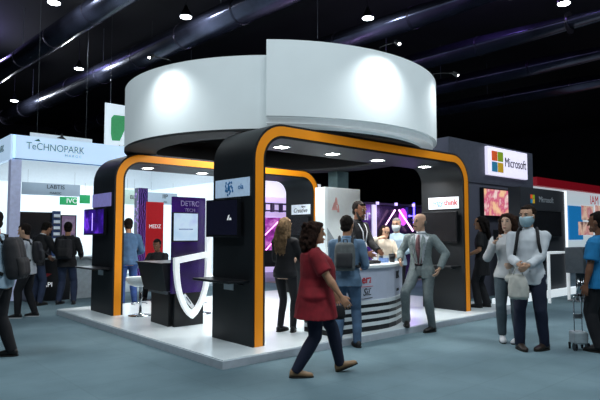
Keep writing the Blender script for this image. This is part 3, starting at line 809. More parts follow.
# things on the counter
def cup(label, x, y, z, m, r=.04, h=.11):
    t = thing('paper_cup', label, 'cup', (x,y,z), 0, 'cups on the counter')
    bm = NB(); lathe(bm, [(0,0),(r*.75,0),(r,h),(r*.92,h),(r*.7,.006),(0,.006)], (x,y,z), 20); obj('cup_wall', bm, m, t, smooth=True)
    bm = NB(); lathe(bm, [(r*.97,h*.96),(r*1.06,h),(r*.97,h*1.04)], (x,y,z), 20); obj('rim', bm, m, t, smooth=True)
cup('black paper cup on the white counter, near its right end', 7.12, 5.78, 1.04, blackp, .055, .13)
cup('white paper cup on the white counter beside a blue box', 6.72, 5.8, 1.04, whitep, .035, .09)
b = thing('carton', 'small blue and white carton on the counter beside the black cup', 'box', (6.93,5.8,1.04))
bm = NB(); box(bm, 6.86, 7.0, 5.75, 5.85, 1.04, 1.15, .004); obj('carton_body', bm, mat('blue carton', '#7f9fd6', .5, var=.2, scale=20), b)
bm = NB(); box(bm, 6.86, 7.0, 5.748, 5.851, 1.115, 1.15); obj('lid', bm, whitep, b)
t = thing('tray', 'dark tray of leaflets on the counter, left of the carton', 'tray', (6.4,5.72,1.04))
bm = NB(); box(bm, 6.2, 6.62, 5.6, 5.84, 1.04, 1.055, .004); obj('tray_base', bm, blackp, t)
for y in (5.6, 5.835):
    bm = NB(); box(bm, 6.2, 6.62, y-.004, y+.01, 1.05, 1.085); obj('tray_rim', bm, blackp, t)
for i, c in enumerate(('#7a8a72', '#c9cfd2', '#343a40')):
    l = thing('leaflet_stack', ['green','white','dark grey'][i]+' stack of leaflets lying in the dark tray', 'leaflets', (6.27+.14*i, 5.72, 1.056))
    bm = NB(); box(bm, 6.215+.135*i, 6.335+.135*i, 5.64, 5.80, 1.056, 1.08+.012*(i != 1)); obj('sheets', bm, mat('leaflet '+c, c, .6, var=.3, scale=25), l)
# ---------------------------- white cabinet and dark column
cab = thing('storage_cabinet', 'tall white storage cabinet with faint pink emblem behind the counter', 'cabinet', (7.75,7.75,ZP))
cw = mat('cabinet white', '#cfdadd', .5, var=.03)
bm = NB(); box(bm, 7.26, 8.25, 7.5, 7.78, ZP, 2.4, .008); obj('carcass', bm, cw, cab)
bm = NB(); box(bm, 7.3, 8.21, 7.488, 7.5, ZP+.05, 2.36); dr = obj('door', bm, cw, cab)
bm = NB(); box(bm, 8.14, 8.16, 7.46, 7.488, 1.05, 1.25); obj('handle', bm, chrome, dr)
pk = mat('pink emblem', '#cf9c9a', .6)
for k_, (x, z, w) in enumerate(((7.5,2.02,.16),(7.54,2.12,.10),(7.6,1.98,.06))):
    bm = NB(); prism_y(bm, [(x-w/2,z-.06),(x+w/2,z-.06),(x+w*.2,z+.08),(x-w*.1,z+.09)], 7.483, 7.488); obj('emblem', bm, pk, cab)
bm = NB(); prism_y(bm, [(7.3,1.62),(7.62,1.25),(7.3,1.25)], 7.483, 7.4875); obj('grey_wedge', bm, mat('wedge grey', '#7f8a92', .6), cab)
bm = NB(); box(bm, 9.01, 9.38, 8.9, 9.2, ZP, 2.955); tag(obj('support_column', bm, mat('teal column', '#4c6265', .5, var=.1)), 'dark square column rising behind the white cabinet', 'column')
# ------------------------------------------------------------------ left neighbour: white stand with lettered fascia
glow = mat('lit white wall', '#dfeaf0', .6, var=.02, emit='#dcecf4', es=.55)  # emission paints the overexposed brightness into the walls
fasc = mat('lit pale blue fascia', '#b9d0e8', .5, var=.04, scale=.8, emit='#b9d6f2', es=.72)  # emission added to lift the fascia from grey to bright blue
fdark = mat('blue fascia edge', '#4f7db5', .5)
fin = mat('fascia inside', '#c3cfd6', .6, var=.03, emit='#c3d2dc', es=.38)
SX0, SX1, SY0, SY1 = 3.28, 9.85, 13.6, 20.
ns = thing('exhibition_stand', 'white exhibition stand with pale blue lettered fascia at the left', 'stand', (SX0, SY0, 0))
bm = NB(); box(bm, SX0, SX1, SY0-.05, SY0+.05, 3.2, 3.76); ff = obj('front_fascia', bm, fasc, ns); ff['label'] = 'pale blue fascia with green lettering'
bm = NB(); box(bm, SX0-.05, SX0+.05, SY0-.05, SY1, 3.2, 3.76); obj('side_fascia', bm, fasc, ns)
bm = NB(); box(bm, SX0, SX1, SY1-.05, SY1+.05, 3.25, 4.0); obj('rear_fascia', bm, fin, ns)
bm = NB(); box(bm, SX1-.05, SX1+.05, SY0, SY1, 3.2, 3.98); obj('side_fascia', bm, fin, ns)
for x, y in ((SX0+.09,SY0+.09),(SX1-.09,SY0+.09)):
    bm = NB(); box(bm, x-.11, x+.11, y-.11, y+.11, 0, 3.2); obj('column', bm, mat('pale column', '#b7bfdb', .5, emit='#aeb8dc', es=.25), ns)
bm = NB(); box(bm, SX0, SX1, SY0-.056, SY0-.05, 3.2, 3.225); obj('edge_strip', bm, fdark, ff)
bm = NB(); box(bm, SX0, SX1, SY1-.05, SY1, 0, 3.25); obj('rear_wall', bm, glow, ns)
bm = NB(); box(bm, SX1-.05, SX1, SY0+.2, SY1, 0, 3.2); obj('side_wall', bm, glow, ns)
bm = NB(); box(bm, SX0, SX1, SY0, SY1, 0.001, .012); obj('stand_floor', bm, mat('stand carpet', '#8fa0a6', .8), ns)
lettering('TeCHNOPARK', .235, (4.22, SY0-.052, 3.53), mat('green grey lettering', '#6f9a94', .5), ff, stretch=.86)
lettering('M A R O C', .085, (4.62, SY0-.052, 3.38), mat('green grey lettering', '#6f9a94', .5), ff)
bm = NB(); prism_y(bm, [(3.72,3.66),(3.82,3.72),(3.86,3.66)], SY0-.055, SY0-.05); obj('emblem', bm, mat('dark green mark', '#3f7d6c', .5), ff)
lettering('OPARK', .235, (SX0-.053, 14.5, 3.5), mat('green grey lettering', '#6f9a94', .5), ns, 'left')
# hanging banners above it
hb_ = thing('hanging_banner', 'white hanging banner with small dark bird emblem above the left stand', 'banner', (5.6, 17.5, 4.3))
a = rect(30, 130, 91, 143, 17.5)
bm = NB(); q = [at(30,130,17.5), at(92,141.5,17.5), at(92,156,17.5), at(30,147,17.5)]
q = [(p[0], p[2]) for p in q]; zt = (q[0][1]+q[1][1])/2; zb = (q[2][1]+q[3][1])/2
prism_y(bm, [(q[0][0],zt),(q[1][0],zt),(q[1][0],zb),(q[0][0],zb)], 17.48, 17.5); obj('cloth', bm, fin, hb_)
e = at(61,137,17.5); bm = NB(); prism_y(bm, [(e[0]-.14,e[2]-.05),(e[0]-.02,e[2]+.02),(e[0]+.02,e[2]+.12),(e[0]+.07,e[2]+.0),(e[0]+.16,e[2]-.07)], 17.47, 17.48); obj('emblem', bm, dktext, hb_)
for x in (q[0][0]+.2, q[1][0]-.2):
    bm = NB(); cone(bm, (x,17.49,zt), (x,17.49,HZ), .0025, .0025, 6); obj('hanging_wire', bm, steel, hb_)
gb = thing('hanging_banner', 'white hanging banner with a green leaf shape, beside the left end of the drum', 'banner', (9.0, 20, 4.6))
X0, X1, Z0, Z1 = 7.92, 9.95, 4.55, 6.4
bm = NB(); box(bm, X0, X1, 19.95, 20.0, Z0, Z1); obj('cloth', bm, glow, gb)
bm = NB(); prism_y(bm, [(8.2,5.0),(8.15,5.25),(8.15,5.85),(8.25,5.98),(8.85,6.0),(8.82,5.8),(8.5,5.02)], 19.935, 19.95); obj('emblem', bm, mat('leaf green', '#3f9d62', .5, emit='#3f9d62', es=.3), gb)
lettering('AGRI', .25, (8.7, 19.94, 4.78), mat('ochre lettering', '#b5ae7a', .5), gb)
for x in (X0+.2, X1-.2):
    bm = NB(); cone(bm, (x,19.97,Z1), (x,19.97,HZ), .0025, .0025, 6); obj('hanging_wire', bm, steel, gb)
# inside the left stand
def hang_sign(label, x0, y0, x1, y1, Y, m, txt=None, size=.2, tm=dktext, sub=None, cat='sign', wires=True, top=3.2):
    X0, X1, Z0, Z1 = rect(x0, y0, x1, y1, Y)
    s = thing('hanging_sign', label, cat, ((X0+X1)/2, Y, Z0))
    bm = NB(); box(bm, X0, X1, Y, Y+.03, Z0, Z1); b = obj('sign_board', bm, m, s)
    if txt: lettering(txt, size, ((X0+X1)/2+.1, Y-.003, (Z0+Z1)/2+(.07 if sub else 0)), tm, s)
    if sub: lettering(sub, size*.55, ((X0+X1)/2+.1, Y-.003, (Z0+Z1)/2-.1), tm, s)
    if wires:
        for x in (X0+.15, X1-.15):
            bm = NB(); cone(bm, (x,Y+.015,Z1), (x,Y+.015,Z1+.35), .003, .003, 6); obj('hanging_wire', bm, steel, s)
    return s
greyb = mat('grey sign', '#9fb1be', .6, var=.03, emit='#9fb1be', es=.2)
grn = mat('green sign', '#2fa866', .5, emit='#2fa866', es=.3)
hang_sign('wide grey hanging sign with dark lettering inside the left white stand', 22, 183.5, 80, 195.5, 16., greyb, 'LABTIS', .16, sub='MAROC')
hang_sign('small green sign with white letters below the grey hanging sign', 60, 197, 77, 205, 16.4, grn, 'IVO', .2, whitetext)
hang_sign('bright green sign at the right of the lettered green sign', 80, 195, 90, 203.5, 16.2, grn)
hang_sign('grey sign with dark lettering above the red banner', 147, 193, 177, 204.5, 16.6, greyb, 'IIP', .2, sub='.ma')
hang_sign('pale sign with dark lettering over a green strip, left of the violet pillar', 123, 190, 139, 204.5, 16.2, mat('pale green sign', '#b9d2c6', .6, emit='#b9d2c6', es=.3), 'BIU', .18)
def panel(name, label, x0, y0, x1, y1, Y, m, cat, th=.06, z0=None, frame=None, group=None):
    X0, X1, Z0, Z1 = rect(x0, y0, x1, y1, Y)
    if z0 is not None: Z0 = z0
    s = thing(name, label, cat, ((X0+X1)/2, Y, Z0), 0, group)
    bm = NB(); box(bm, X0, X1, Y, Y+th, Z0, Z1); obj('frame' if frame else 'panel', bm, frame or m, s)
    if frame:
        bm = NB(); box(bm, X0+.03, X1-.03, Y-.006, Y, Z0+.03, Z1-.03); obj('display', bm, m, s)
    return s, X0, X1, Z0, Z1
redm = mat('red banner cloth', '#c0141c', .6, var=.05, emit='#c0141c', es=.25)
s, X0, X1, Z0, Z1 = panel('rollup_banner', 'red roll up banner with white lettering behind the people at the rear arch', 146.5, 202, 163, 250, 15., redm, 'banner', .02, .05)
lettering('MEDZ', .16, ((X0+X1)/2, 14.99, 1.72), whitetext, s, stretch=.9)
bm = NB(); box(bm, X0-.03, X1+.03, 14.92, 15.1, 0, .09); obj('banner_base', bm, chrome, s)
vi = screen_mat('violet patterned print', [(.2,'#1c1440'), (.45,'#4b36a0'), (.58,'#b878e0'), (.66,'#34348a'), (.85,'#1c1848')], 3., .8, 'wave', 6.)
panel('patterned_pillar', 'violet patterned pillar beside the red banner', 139, 188, 147, 250, 15.4, vi, 'pillar', .3, 0)
panel('wall_display', 'large black display wall at the left stand, behind the people', 14, 212, 58, 262, 14.3, darks, 'screen', .12, .0, blackp)
pst = screen_mat('mauve poster', [(.2,'#c3c2d6'), (.5,'#8a6f9c'), (.7,'#d3b8cc'), (.9,'#5c5f86')], 3., .45)
panel('framed_poster', 'mauve poster in dark frame on the white wall, behind the man in black', 61, 215, 76, 240, 15.5, pst, 'poster', .05, None, blackp)
# brochure rack with leaflets
X0, X1, Z0, Z1 = rect(53, 211, 59.5, 260, 14.2)
rk = thing('brochure_rack', 'narrow blue rack of white leaflets beside the black display wall', 'rack', ((X0+X1)/2, 14.2, 0))
bm = NB(); box(bm, X0, X1, 14.2, 14.26, 0, Z1); obj('rack_panel', bm, mat('rack blue', '#2b3f66', .5, emit='#2b3f66', es=.2), rk)
for i in range(6):
    z = 1.15+.15*i; bm = NB(); box(bm, X0+.015, X1-.015, 14.15, 14.2, z, z+.02); sh_ = obj('rack_shelf', bm, steel, rk)
    bm = NB(); box(bm, X0+.02, X1-.02, 14.17, 14.19, z+.02, z+.09); tag(obj('leaflet', bm, mat('leaflet white', '#ccd6de', .5, emit='#ccd6de', es=.25)), 'white leaflet standing in the blue rack by the black display', 'leaflet', 'leaflets in the blue rack')
# dark counter of the left stand
lc = thing('demo_counter', 'dark counter with small white lettering in front of the left stand', 'counter', (4.4, 13.35, 0))
bm = NB(); box(bm, 3.55, 4.45, 13.05, 13.6, 0, .93); obj('counter_front', bm, blackp, lc)
bm = NB(); box(bm, 4.45, 5.6, 13.1, 13.5, 0, .93); obj('white_front', bm, mat('counter white', '#a8b6bd', .5), lc)
bm = NB(); box(bm, 3.5, 5.65, 13.0, 13.65, .93, .97); obj('worktop', bm, mat('counter top grey', '#7f8c92', .4), lc)
lettering('LAPI', .15, (3.92, 13.045, .36), whitetext, lc)
bm = NB(); prism_y(bm, [(3.82,.55),(3.94,.62),(4.04,.60),(3.92,.53)], 13.04, 13.05); obj('emblem', bm, redtext, lc)
for x, l in ((4.35,'white paper cup on the dark counter by the left stand'),): cup(l, x, 13.3, .97, whitep, .045, .12)
# table seen under the rear arch
tb = thing('round_table', 'white round table in front of the red banner', 'table', (5.75, 10.45+.9, 0))
bm = NB(); lathe(bm, [(0,.0),(.25,.0),(.25,.02),(.04,.04),(.035,.76),(0,.76)], (5.75,11.35,0), 28); obj('pedestal', bm, chrome, tb, smooth=True)
bm = NB(); lathe(bm, [(0,.76),(.5,.76),(.5,.79),(0,.79)], (5.75,11.35,0), 36); obj('table_top', bm, whitep, tb)
for i, (dx, dy, c, w) in enumerate(((-.2,-.1,'#a98d7c','tan'),(.1,-.15,'#c9cbd0','white'),(.15,.15,'#303640','dark'))):
    x = thing('notebook', w+' notebook lying on the white round table', 'notebook', (5.75+dx, 11.35+dy, .79))
    bm = NB(); box(bm, 5.75+dx-.1, 5.75+dx+.1, 11.35+dy-.07, 11.35+dy+.07, .79, .815); obj('cover', bm, mat('notebook '+c, c, .6), x)
# ------------------------------------------------------------------ lilac stand behind (seen through both arches)
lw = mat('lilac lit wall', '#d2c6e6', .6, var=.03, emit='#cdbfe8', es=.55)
mg = screen_mat('magenta display', [(.3,'#2a0f3c'), (.5,'#a838b0'), (.62,'#e08ae0'), (.8,'#3b1450')], 3., .8, 'noise')
l2 = thing('exhibition_stand', 'white and lilac stand seen through both arches at the rear', 'stand', (13, 17, 0))
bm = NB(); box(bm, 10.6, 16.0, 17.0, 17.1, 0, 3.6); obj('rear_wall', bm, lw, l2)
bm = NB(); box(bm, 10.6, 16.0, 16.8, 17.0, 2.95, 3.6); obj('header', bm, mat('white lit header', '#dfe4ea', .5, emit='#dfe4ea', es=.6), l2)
X0, X1, Z0, Z1 = rect(262, 214, 296, 254, 16.7)
bm = NB(); box(bm, X0, X1+.6, 16.7, 16.78, Z0, Z1-.15); obj('display', bm, mg, l2)['label'] = 'magenta display'
X0, X1, Z0, Z1 = rect(262, 204, 296, 211, 16.5)
for z in (Z0, Z1):
    bm = NB(); box(bm, X0-.5, X1+.8, 16.5, 16.56, z-.03, z+.03); obj('truss_bar', bm, mat('violet black bar', '#1d1730', .5), l2)
for i in range(7):
    x = X0-.4+i*.42; bm = NB(); box(bm, x, x+.13, 16.45, 16.56, Z0-.05, Z1+.03); obj('truss_lamp', bm, mat('violet black bar', '#1d1730', .5), l2)
for a_, b_ in (((264,236),(278,222)), ((266,250),(276,238))):
    p, q = at(*a_, 16.4), at(*b_, 16.4); bm = NB(); tube(bm, [p, q], .03, 8); obj('neon_tube', bm, mat('pink neon', '#ff8af0', .5, emit='#ff9af2', es=3), l2)
bm = NB(); box(bm, 10.6, 16.5, 10.9, 13.6, .001, .012); o = struct('floor_beige', bm, mat('beige carpet', '#a08f86', .8, var=.06))
bm = NB(); box(bm, 9.9, 16.5, 13.62, 17, .001, .012); o = struct('floor_lilac', bm, mat('lilac carpet', '#9a94ac', .7, var=.06))
def chair_at(label, x, y, rz, first=[None]):
    if first[0] is None:
        c = thing('lounge_chair', label, 'chair', (x,y,.012), rz, 'dark chairs on the lilac floor')
        bm = NB(); box(bm, -.27,.27,-.25,.25,.40,.47,.03); obj('seat', bm, blackp, c, True)
        bm = NB(); box(bm, -.27,.27,.2,.27,.45,.95,.03); obj('backrest', bm, blackp, c, True)
        for sx in (-1,1):
            for sy in (-1,1):
                bm = NB(); cone(bm, (sx*.23,sy*.21,.41), (sx*.26,sy*.24,0), .016, .012, 8); obj('leg', bm, chrome, c, True)
        first[0] = c
    else: dup(first[0], (x,y,.012), rz, label)
p = at(270,262,14.6); chair_at('dark lounge chair on the lilac floor, at the orange arch edge', p[0], 14.6, 2.6)
p = at(283,262,15.2); chair_at('dark lounge chair farther back on the lilac floor', p[0], 15.2, -2.2)
# ------------------------------------------------------------------ purple neon stand at the right rear
pw = screen_mat('purple lit wall', [(.3,'#3a1570'), (.55,'#5a2a9c'), (.8,'#7c46c0')], .8, .5)
dpw = screen_mat('deep violet wall', [(.3,'#150a26'), (.55,'#2a1648'), (.8,'#3a2060')], .7, .5)
PY = 11.4
r_ = thing('neon_stand', 'purple stand with glowing diagonal tubes behind the counter', 'stand', (13, PY, 0))
X0, X1, Z0, Z1 = rect(345, 204, 372, 262, PY)
bm = NB(); box(bm, X0, X1, PY, PY+.08, 0, Z1); p1 = obj('left_panel', bm, pw, r_); p1['label'] = 'bright purple panel'
lettering('ar', .5, (at(366,215,PY)[0], PY-.004, at(366,215,PY)[2]), whitetext, p1)
xd = at(373.5,207,PY)[0]
bm = NB(); box(bm, xd-.09, xd+.09, PY-.05, PY+.08, 0, Z1+.06); obj('divider', bm, mat('lit white divider', '#dfe0f2', .5, emit='#dcd8f6', es=.8), r_)['label'] = 'white lit divider'
X2 = at(448,210,PY)[0]
bm = NB(); box(bm, xd+.09, X2, PY, PY+.08, 0, Z1-.02); obj('right_panel', bm, dpw, r_)['label'] = 'dark violet panel'
bm = NB(); box(bm, X0, X2, PY-.1, PY+.1, Z1, Z1+.07); obj('lighting_rail', bm, mat('dark rail', '#1a1626', .5), r_)
for i in range(6):
    x = X0+.4+i*(X2-X0-.8)/5; bm = NB(); cone(bm, (x,PY-.14,Z1+.0), (x,PY-.14,Z1+.09), .05, .05, 10); obj('rail_lamp', bm, mat('pale violet lamp', '#c9b8ff', .5, emit='#c9b8ff', es=1.3), r_)
neon = mat('white violet neon', '#ffe0ff', .5, emit='#f0b0e8', es=2.2); blneon = mat('blue neon', '#6a5aff', .5, emit='#5a4cff', es=5)
for (a_, b_, m_) in (((382,231),(395,210),neon), ((399,210),(413,231),neon), ((378,240),(386,250),neon), ((414,203),(414,223),blneon), ((409,216),(420,216),blneon)):
    p, q = at(*a_, PY-.15), at(*b_, PY-.15); bm = NB(); tube(bm, [p, q], .03, 8); obj('neon_tube', bm, m_, r_)
bm = NB(); ball(bm, at(403,217,PY-.06), .22, 1, .1, 1.3, 20); obj('round_light', bm, mat('violet pink light', '#c050d8', .5, emit='#b848d6', es=1.2), r_)
# ------------------------------------------------------------------ right neighbour: grey tower, display wall, far white stand
tg = mat('tower grey', '#5a5d6c', .6, var=.06, scale=2)
TY = 7.0
tw = thing('sign_tower', 'grey sign tower with a lit white logo board at the right', 'stand', (12.6, TY, 0))
X0, X1 = 10.65, 14.65
bm = NB(); box(bm, X0, X1, TY, TY+.5, 0, 3.7); obj('tower_wall', bm, tg, tw)
bm = NB(); box(bm, X0, X1, TY-.03, TY, 2.72, 3.7); obj('header', bm, mat('header grey', '#4c505e', .6), tw)
A = rect(487, 145, 527, 176, TY-.1)
lb = mat('lit logo board', '#e6e3f4', .4, emit='#dcd8f2', es=.85)
bm = NB(); box(bm, A[0], A[1], TY-.12, TY-.03, 2.94, 3.64, .01); bd = obj('logo_board', bm, lb, tw); bd['label'] = 'lit white board with four colour squares'
for dx, dz, c in ((0,1,'#d2562a'), (1,1,'#7f9a26'), (0,0,'#2a7396'), (1,0,'#bf9726')):
    bm = NB(); x = A[0]+.17+dx*.285; z = 3.03+dz*.27; box(bm, x, x+.25, TY-.135, TY-.12, z, z+.24); obj('colour_square', bm, mat('square '+c, c, .5, emit=c, es=.4), bd)
lettering('Microsoft', .34, (A[0]+.78+(A[1]-A[0]-.85)/2, TY-.125, 3.30), dktext, bd, stretch=.85)
vid = screen_mat('orange pink video', [(.2,'#e88a4a'), (.38,'#f0c49a'), (.5,'#c8507a'), (.6,'#f2d9d0'), (.72,'#7a4a9a'), (.9,'#3a7ad0')], 2.6, 1.0, 'noise')
A = rect(484, 190.5, 520, 216, TY-.1)
t = thing('video_screen', 'bright orange and pink video screen on the grey tower', 'screen', ((A[0]+A[1])/2, TY-.1, A[2]))
bm = NB(); box(bm, A[0]-.03, A[1]+.03, TY-.1, TY-.001, A[2]-.03, A[3]+.03); obj('bezel', bm, blackp, t)
bm = NB(); box(bm, A[0], A[1], TY-.106, TY-.1, A[2], A[3]); obj('display', bm, vid, t)
bm = NB(); x0 = A[0]; 
DY = 6.0
A = rect(520.5, 191, 567, 290, DY)
dk = mat('dark display wall', '#33363c', .5, var=.06)
dw = thing('display_wall', 'dark free standing display wall with small lettering, right of the grey tower', 'stand', ((A[0]+A[1])/2, DY, 0))
bm = NB(); box(bm, A[0], A[1], DY, DY+.3, 0, 2.58); obj('wall_panel', bm, dk, dw)
bm = NB(); box(bm, A[1], A[1]+.08, DY-.03, DY+.3, 0.0, 2.6); obj('edge_light', bm, mat('edge light', '#e6edf2', .5, emit='#e6edf2', es=1.1), dw)['label'] = 'white lit edge'
b_ = at(531, 198, DY); 
for dx, dz, c in ((0,1,'#d2562a'), (1,1,'#7f9a26'), (0,0,'#2a7396'), (1,0,'#bf9726')):
    bm = NB(); x = b_[0]-.03+dx*.105; z = 2.22+dz*.105; box(bm, x, x+.095, DY-.008, DY, z, z+.095); obj('colour_square', bm, mat('square '+c, c, .5, emit=c, es=.4), dw)
lettering('Microsoft', .2, (b_[0]+.78, DY-.004, 2.32), mat('grey lettering', '#9aa0a6', .5), dw)
A2 = rect(533, 211, 562, 237, DY-.08)
t = thing('wall_monitor', 'large black monitor on the dark display wall', 'screen', ((A2[0]+A2[1])/2, DY-.08, A2[2]))
bm = NB(); box(bm, A2[0], A2[1], DY-.08, DY-.001, A2[2], A2[3], .01); obj('bezel', bm, blackp, t)
bm = NB(); box(bm, A2[0]+.03, A2[1]-.03, DY-.084, DY-.08, A2[2]+.03, A2[3]-.03); obj('display', bm, darks, t)
bm = NB(); box(bm, 10.6, 14.7, 5.85, 5.98, 0, .16); tag(obj('floor_light', bm, mat('floor light', '#dfeaf0', .5, emit='#dfeaf0', es=.7)), 'long low white lit kerb in front of the dark display wall', 'kerb light')
# white frame table and steel pedestal
wt = thing('frame_table', 'white open frame table beside the steel pedestal', 'table', (13.0, 5.55, 0))
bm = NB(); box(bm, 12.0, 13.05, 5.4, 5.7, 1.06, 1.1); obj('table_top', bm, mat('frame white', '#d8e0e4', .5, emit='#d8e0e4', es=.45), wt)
for x in (12.0, 13.0):
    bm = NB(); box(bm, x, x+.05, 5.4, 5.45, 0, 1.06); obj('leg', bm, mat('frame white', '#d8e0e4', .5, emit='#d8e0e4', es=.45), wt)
pd = thing('steel_pedestal', 'grey steel cabinet on two bright tubes at the right', 'pedestal', (13.1, 5.1, 0))
bm = NB(); box(bm, 12.68, 13.5, 4.95, 5.35, .63, 1.2, .02); bo = obj('cabinet_box', bm, mat('pedestal grey', '#5d646b', .45, .5), pd)
bm = NB(); box(bm, 12.74, 13.44, 4.94, 4.952, .68, 1.15); obj('door', bm, mat('pedestal grey', '#5d646b', .45, .5), bo)
for x in (12.88, 13.12, 13.34):
    bm = NB(); cone(bm, (x,5.15,.02), (x,5.15,.63), .055, .055, 18); obj('tube_leg', bm, chrome, pd, smooth=True)
bm = NB(); box(bm, 12.7, 13.48, 4.97, 5.33, 0, .03, .005); obj('base_plate', bm, steel, pd)
# far white stand
WY = 12.
fs = thing('exhibition_stand', 'far white stand with red top edge and blue graphics at the right', 'stand', (30, WY, 0))
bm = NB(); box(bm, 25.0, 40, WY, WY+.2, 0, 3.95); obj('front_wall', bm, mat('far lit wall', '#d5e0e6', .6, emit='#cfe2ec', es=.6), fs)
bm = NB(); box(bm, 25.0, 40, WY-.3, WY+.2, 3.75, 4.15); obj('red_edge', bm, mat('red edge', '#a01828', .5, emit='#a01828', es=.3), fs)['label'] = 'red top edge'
A = rect(568.5, 206, 583, 236, WY-.05); bm = NB(); box(bm, A[0], A[1], WY-.06, WY, 1.2, A[3]); obj('blue_panel', bm, mat('blue graphic', '#1e7cc0', .5, emit='#1e7cc0', es=.6), fs)['label'] = 'blue panel'
pic = screen_mat('photo collage', [(.25,'#e8e2e0'), (.42,'#c07a80'), (.55,'#e9c7b4'), (.68,'#5a3a44'), (.85,'#d8e6ee')], 1.2, .7)
for a_ in ((581,206,593,220), (595,206,612,218), (578,222,593,235), (595,224,612,240)):
    A = rect(*a_, WY-.05); bm = NB(); box(bm, A[0], A[1], WY-.07, WY-.05, A[2], A[3]); obj('photo_print', bm, pic, fs)
lettering('IAM', .7, (at(594,196,WY)[0], WY-.01, 3.35), mat('glow red lettering', '#b02838', .5, emit='#b02838', es=.5), fs)  # emission put into the letters so they show red, not black
# trolley at the right edge
tr_ = thing('luggage_trolley', 'small silver trolley standing on the carpet at the right edge', 'trolley', (7.50, 3.02, 0), -.75)
for x in (-.05, .05):
    bm = NB(); tube(bm, [(x,0,.1),(x,0,.66),(x*.8,-.02,.7)], .011, 8); obj('handle_tube', bm, chrome, tr_, True, True)
bm = NB(); tube(bm, [(-.045,-.02,.7),(0,-.03,.71),(.045,-.02,.7)], .016, 8); obj('grip', bm, blackp, tr_, True, True)
bm = NB(); box(bm, -.09,.09,-.09,.09,.08,.24,.02); obj('silver_case', bm, mat('silver case', '#a3b0b6', .4, .3), tr_, True)
bm = NB(); box(bm, -.06,.06,-.01,.012,.40,.46,.005); obj('cross_bar', bm, steel, tr_, True)
for x in (-.08,.08):
    bm = NB(); tube(bm, [(x-.014,-.07,.05),(x+.014,-.07,.05)], .05, 18); obj('wheel', bm, blackp, tr_, True)
    bm = NB(); cone(bm, (x,.08,0), (x,.08,.085), .014, .018, 10); obj('foot', bm, blackp, tr_, True)
# ------------------------------------------------------------------ visitors and staff
navy = cloth('navy trousers', '#161d33'); blackc = cloth('black cloth', '#121317'); blackt = cloth('black trousers', '#15161b')
jean = cloth('blue jeans', '#47607c', var=.3, scale=9); djean = cloth('dark jeans', '#232f48', var=.25, scale=9); bluejean = cloth('bright blue jeans', '#2b467c', var=.3, scale=9)
redc = cloth('dark red blouse', '#7a1420', var=.25, scale=10); denim = cloth('denim jacket', '#5b7690', var=.25, scale=8)
whitec = cloth('white shirt cloth', '#c6ccd2', var=.05); whiteb = cloth('white cotton', '#c4c6c8', var=.07); bluesh = cloth('light blue shirt', '#a6bed0', var=.08)
greys = cloth('grey suit', '#707c7d', var=.16, scale=30); greyt = cloth('grey suit trousers', '#616c6e', var=.14, scale=30); teal = cloth('teal blue shirt', '#1a74aa', var=.1); dblue = cloth('blue denim shirt', '#3a5675', var=.2)
green_j = cloth('grey green jeans', '#44525a', var=.2, scale=9); cream = cloth('cream sweater', '#cfc3b2', var=.1)
bpm = cloth('black backpack cloth', '#17181d', .7); bpt = cloth('black strap', '#0e0f13', .7); bpg = cloth('grey backpack cloth', '#5a5f60', .8, var=.2); bpg2 = cloth('dark grey strap', '#2b2d31', .8)

red = person('woman in dark red blouse and navy trousers striding past the counter', (4.10,4.34,0), 86, 1.65, fat=1.36, belly=.09, fem=True, lean=1, skin='tan',
       hair=dict(kind='curly', col='#24150f'), top=dict(name='blouse', mat=redc, sleeve=.5, hem=.68, flare=.055, th=.02, amp=.011), legs=dict(mat=navy, th=.016), shoe='#8d7052',
       lf=(-.11,.24,.015), rf=(.11,-.25,.0), pitch=(20,0), pel=(0,-.06,-.035), rh=(.30,.20,.86), rhint=(.4,-1,-.2), lh=(-.2,.2,.82), head=(0,2), seed=1)
hbg = thing('handbag', 'small black handbag at the hip of the woman in red blouse', 'bag', red['loc'], red['rz'])
W = red['arms'][-1][2]; bm = NB(); eloft(bm, [((W.x,W.y+.03,W.z-.30),.05,.09), ((W.x,W.y+.03,W.z-.27),.06,.11), ((W.x,W.y+.03,W.z-.16),.055,.10), ((W.x,W.y+.03,W.z-.14),.03,.08)], 18)
bmesh.ops.scale(bm, vec=(red['s'],)*3, verts=bm.verts); obj('bag_body', bm, blackc, hbg, True, True)
bm = NB(); tube(bm, [(W.x,W.y-.04,W.z-.15),(W.x,W.y-.03,W.z-.03),(W.x,W.y+.03,W.z+.0),(W.x,W.y+.09,W.z-.03),(W.x,W.y+.1,W.z-.15)], .008, 6)
bmesh.ops.scale(bm, vec=(red['s'],)*3, verts=bm.verts); obj('bag_handle', bm, blackc, hbg, True, True)
c = person('man in denim jacket and jeans with grey backpack, facing the counter', (5.36,5.13,0), 12, 1.72, skin='tan', lean=4, head=(-18,8),
       hair=dict(kind='short', col='#1d1815'), top=dict(name='jacket', mat=denim, sleeve=1., hem=.82, th=.024, amp=.01, collar=denim), legs=dict(mat=jean, th=.02, amp=.009), shoe='#2b2a2b',
       lf=(-.12,-.02,0), rf=(.14,.03,0), foot=(8,-25), rh=(.2,.26,1.05), rhint=(.4,-1,-.5), lh=(-.16,.26,1.02), lhint=(-.15,-1,-.5), seed=2)
backpack(c, 'grey backpack on the back of the man in denim', bpg, bpg2, .125, .06, 1.03, 1.40)
person('man in black hoodie with white lanyard standing behind the counter', (6.82,6.3,ZP), 132, 1.92, skin='brown', lean=4, head=(-5,10),
       hair=dict(kind='short', col='#15100e'), top=dict(name='hoodie', mat=blackc, sleeve=1., hem=.82, th=.026, collar=blackc), legs=dict(mat=blackt),
       rh=(.2,.36,1.1), lh=(-.08,.4,1.12), extras=[x_beard('#17110e'), x_lanyard('#c9ccd2')], seed=3)
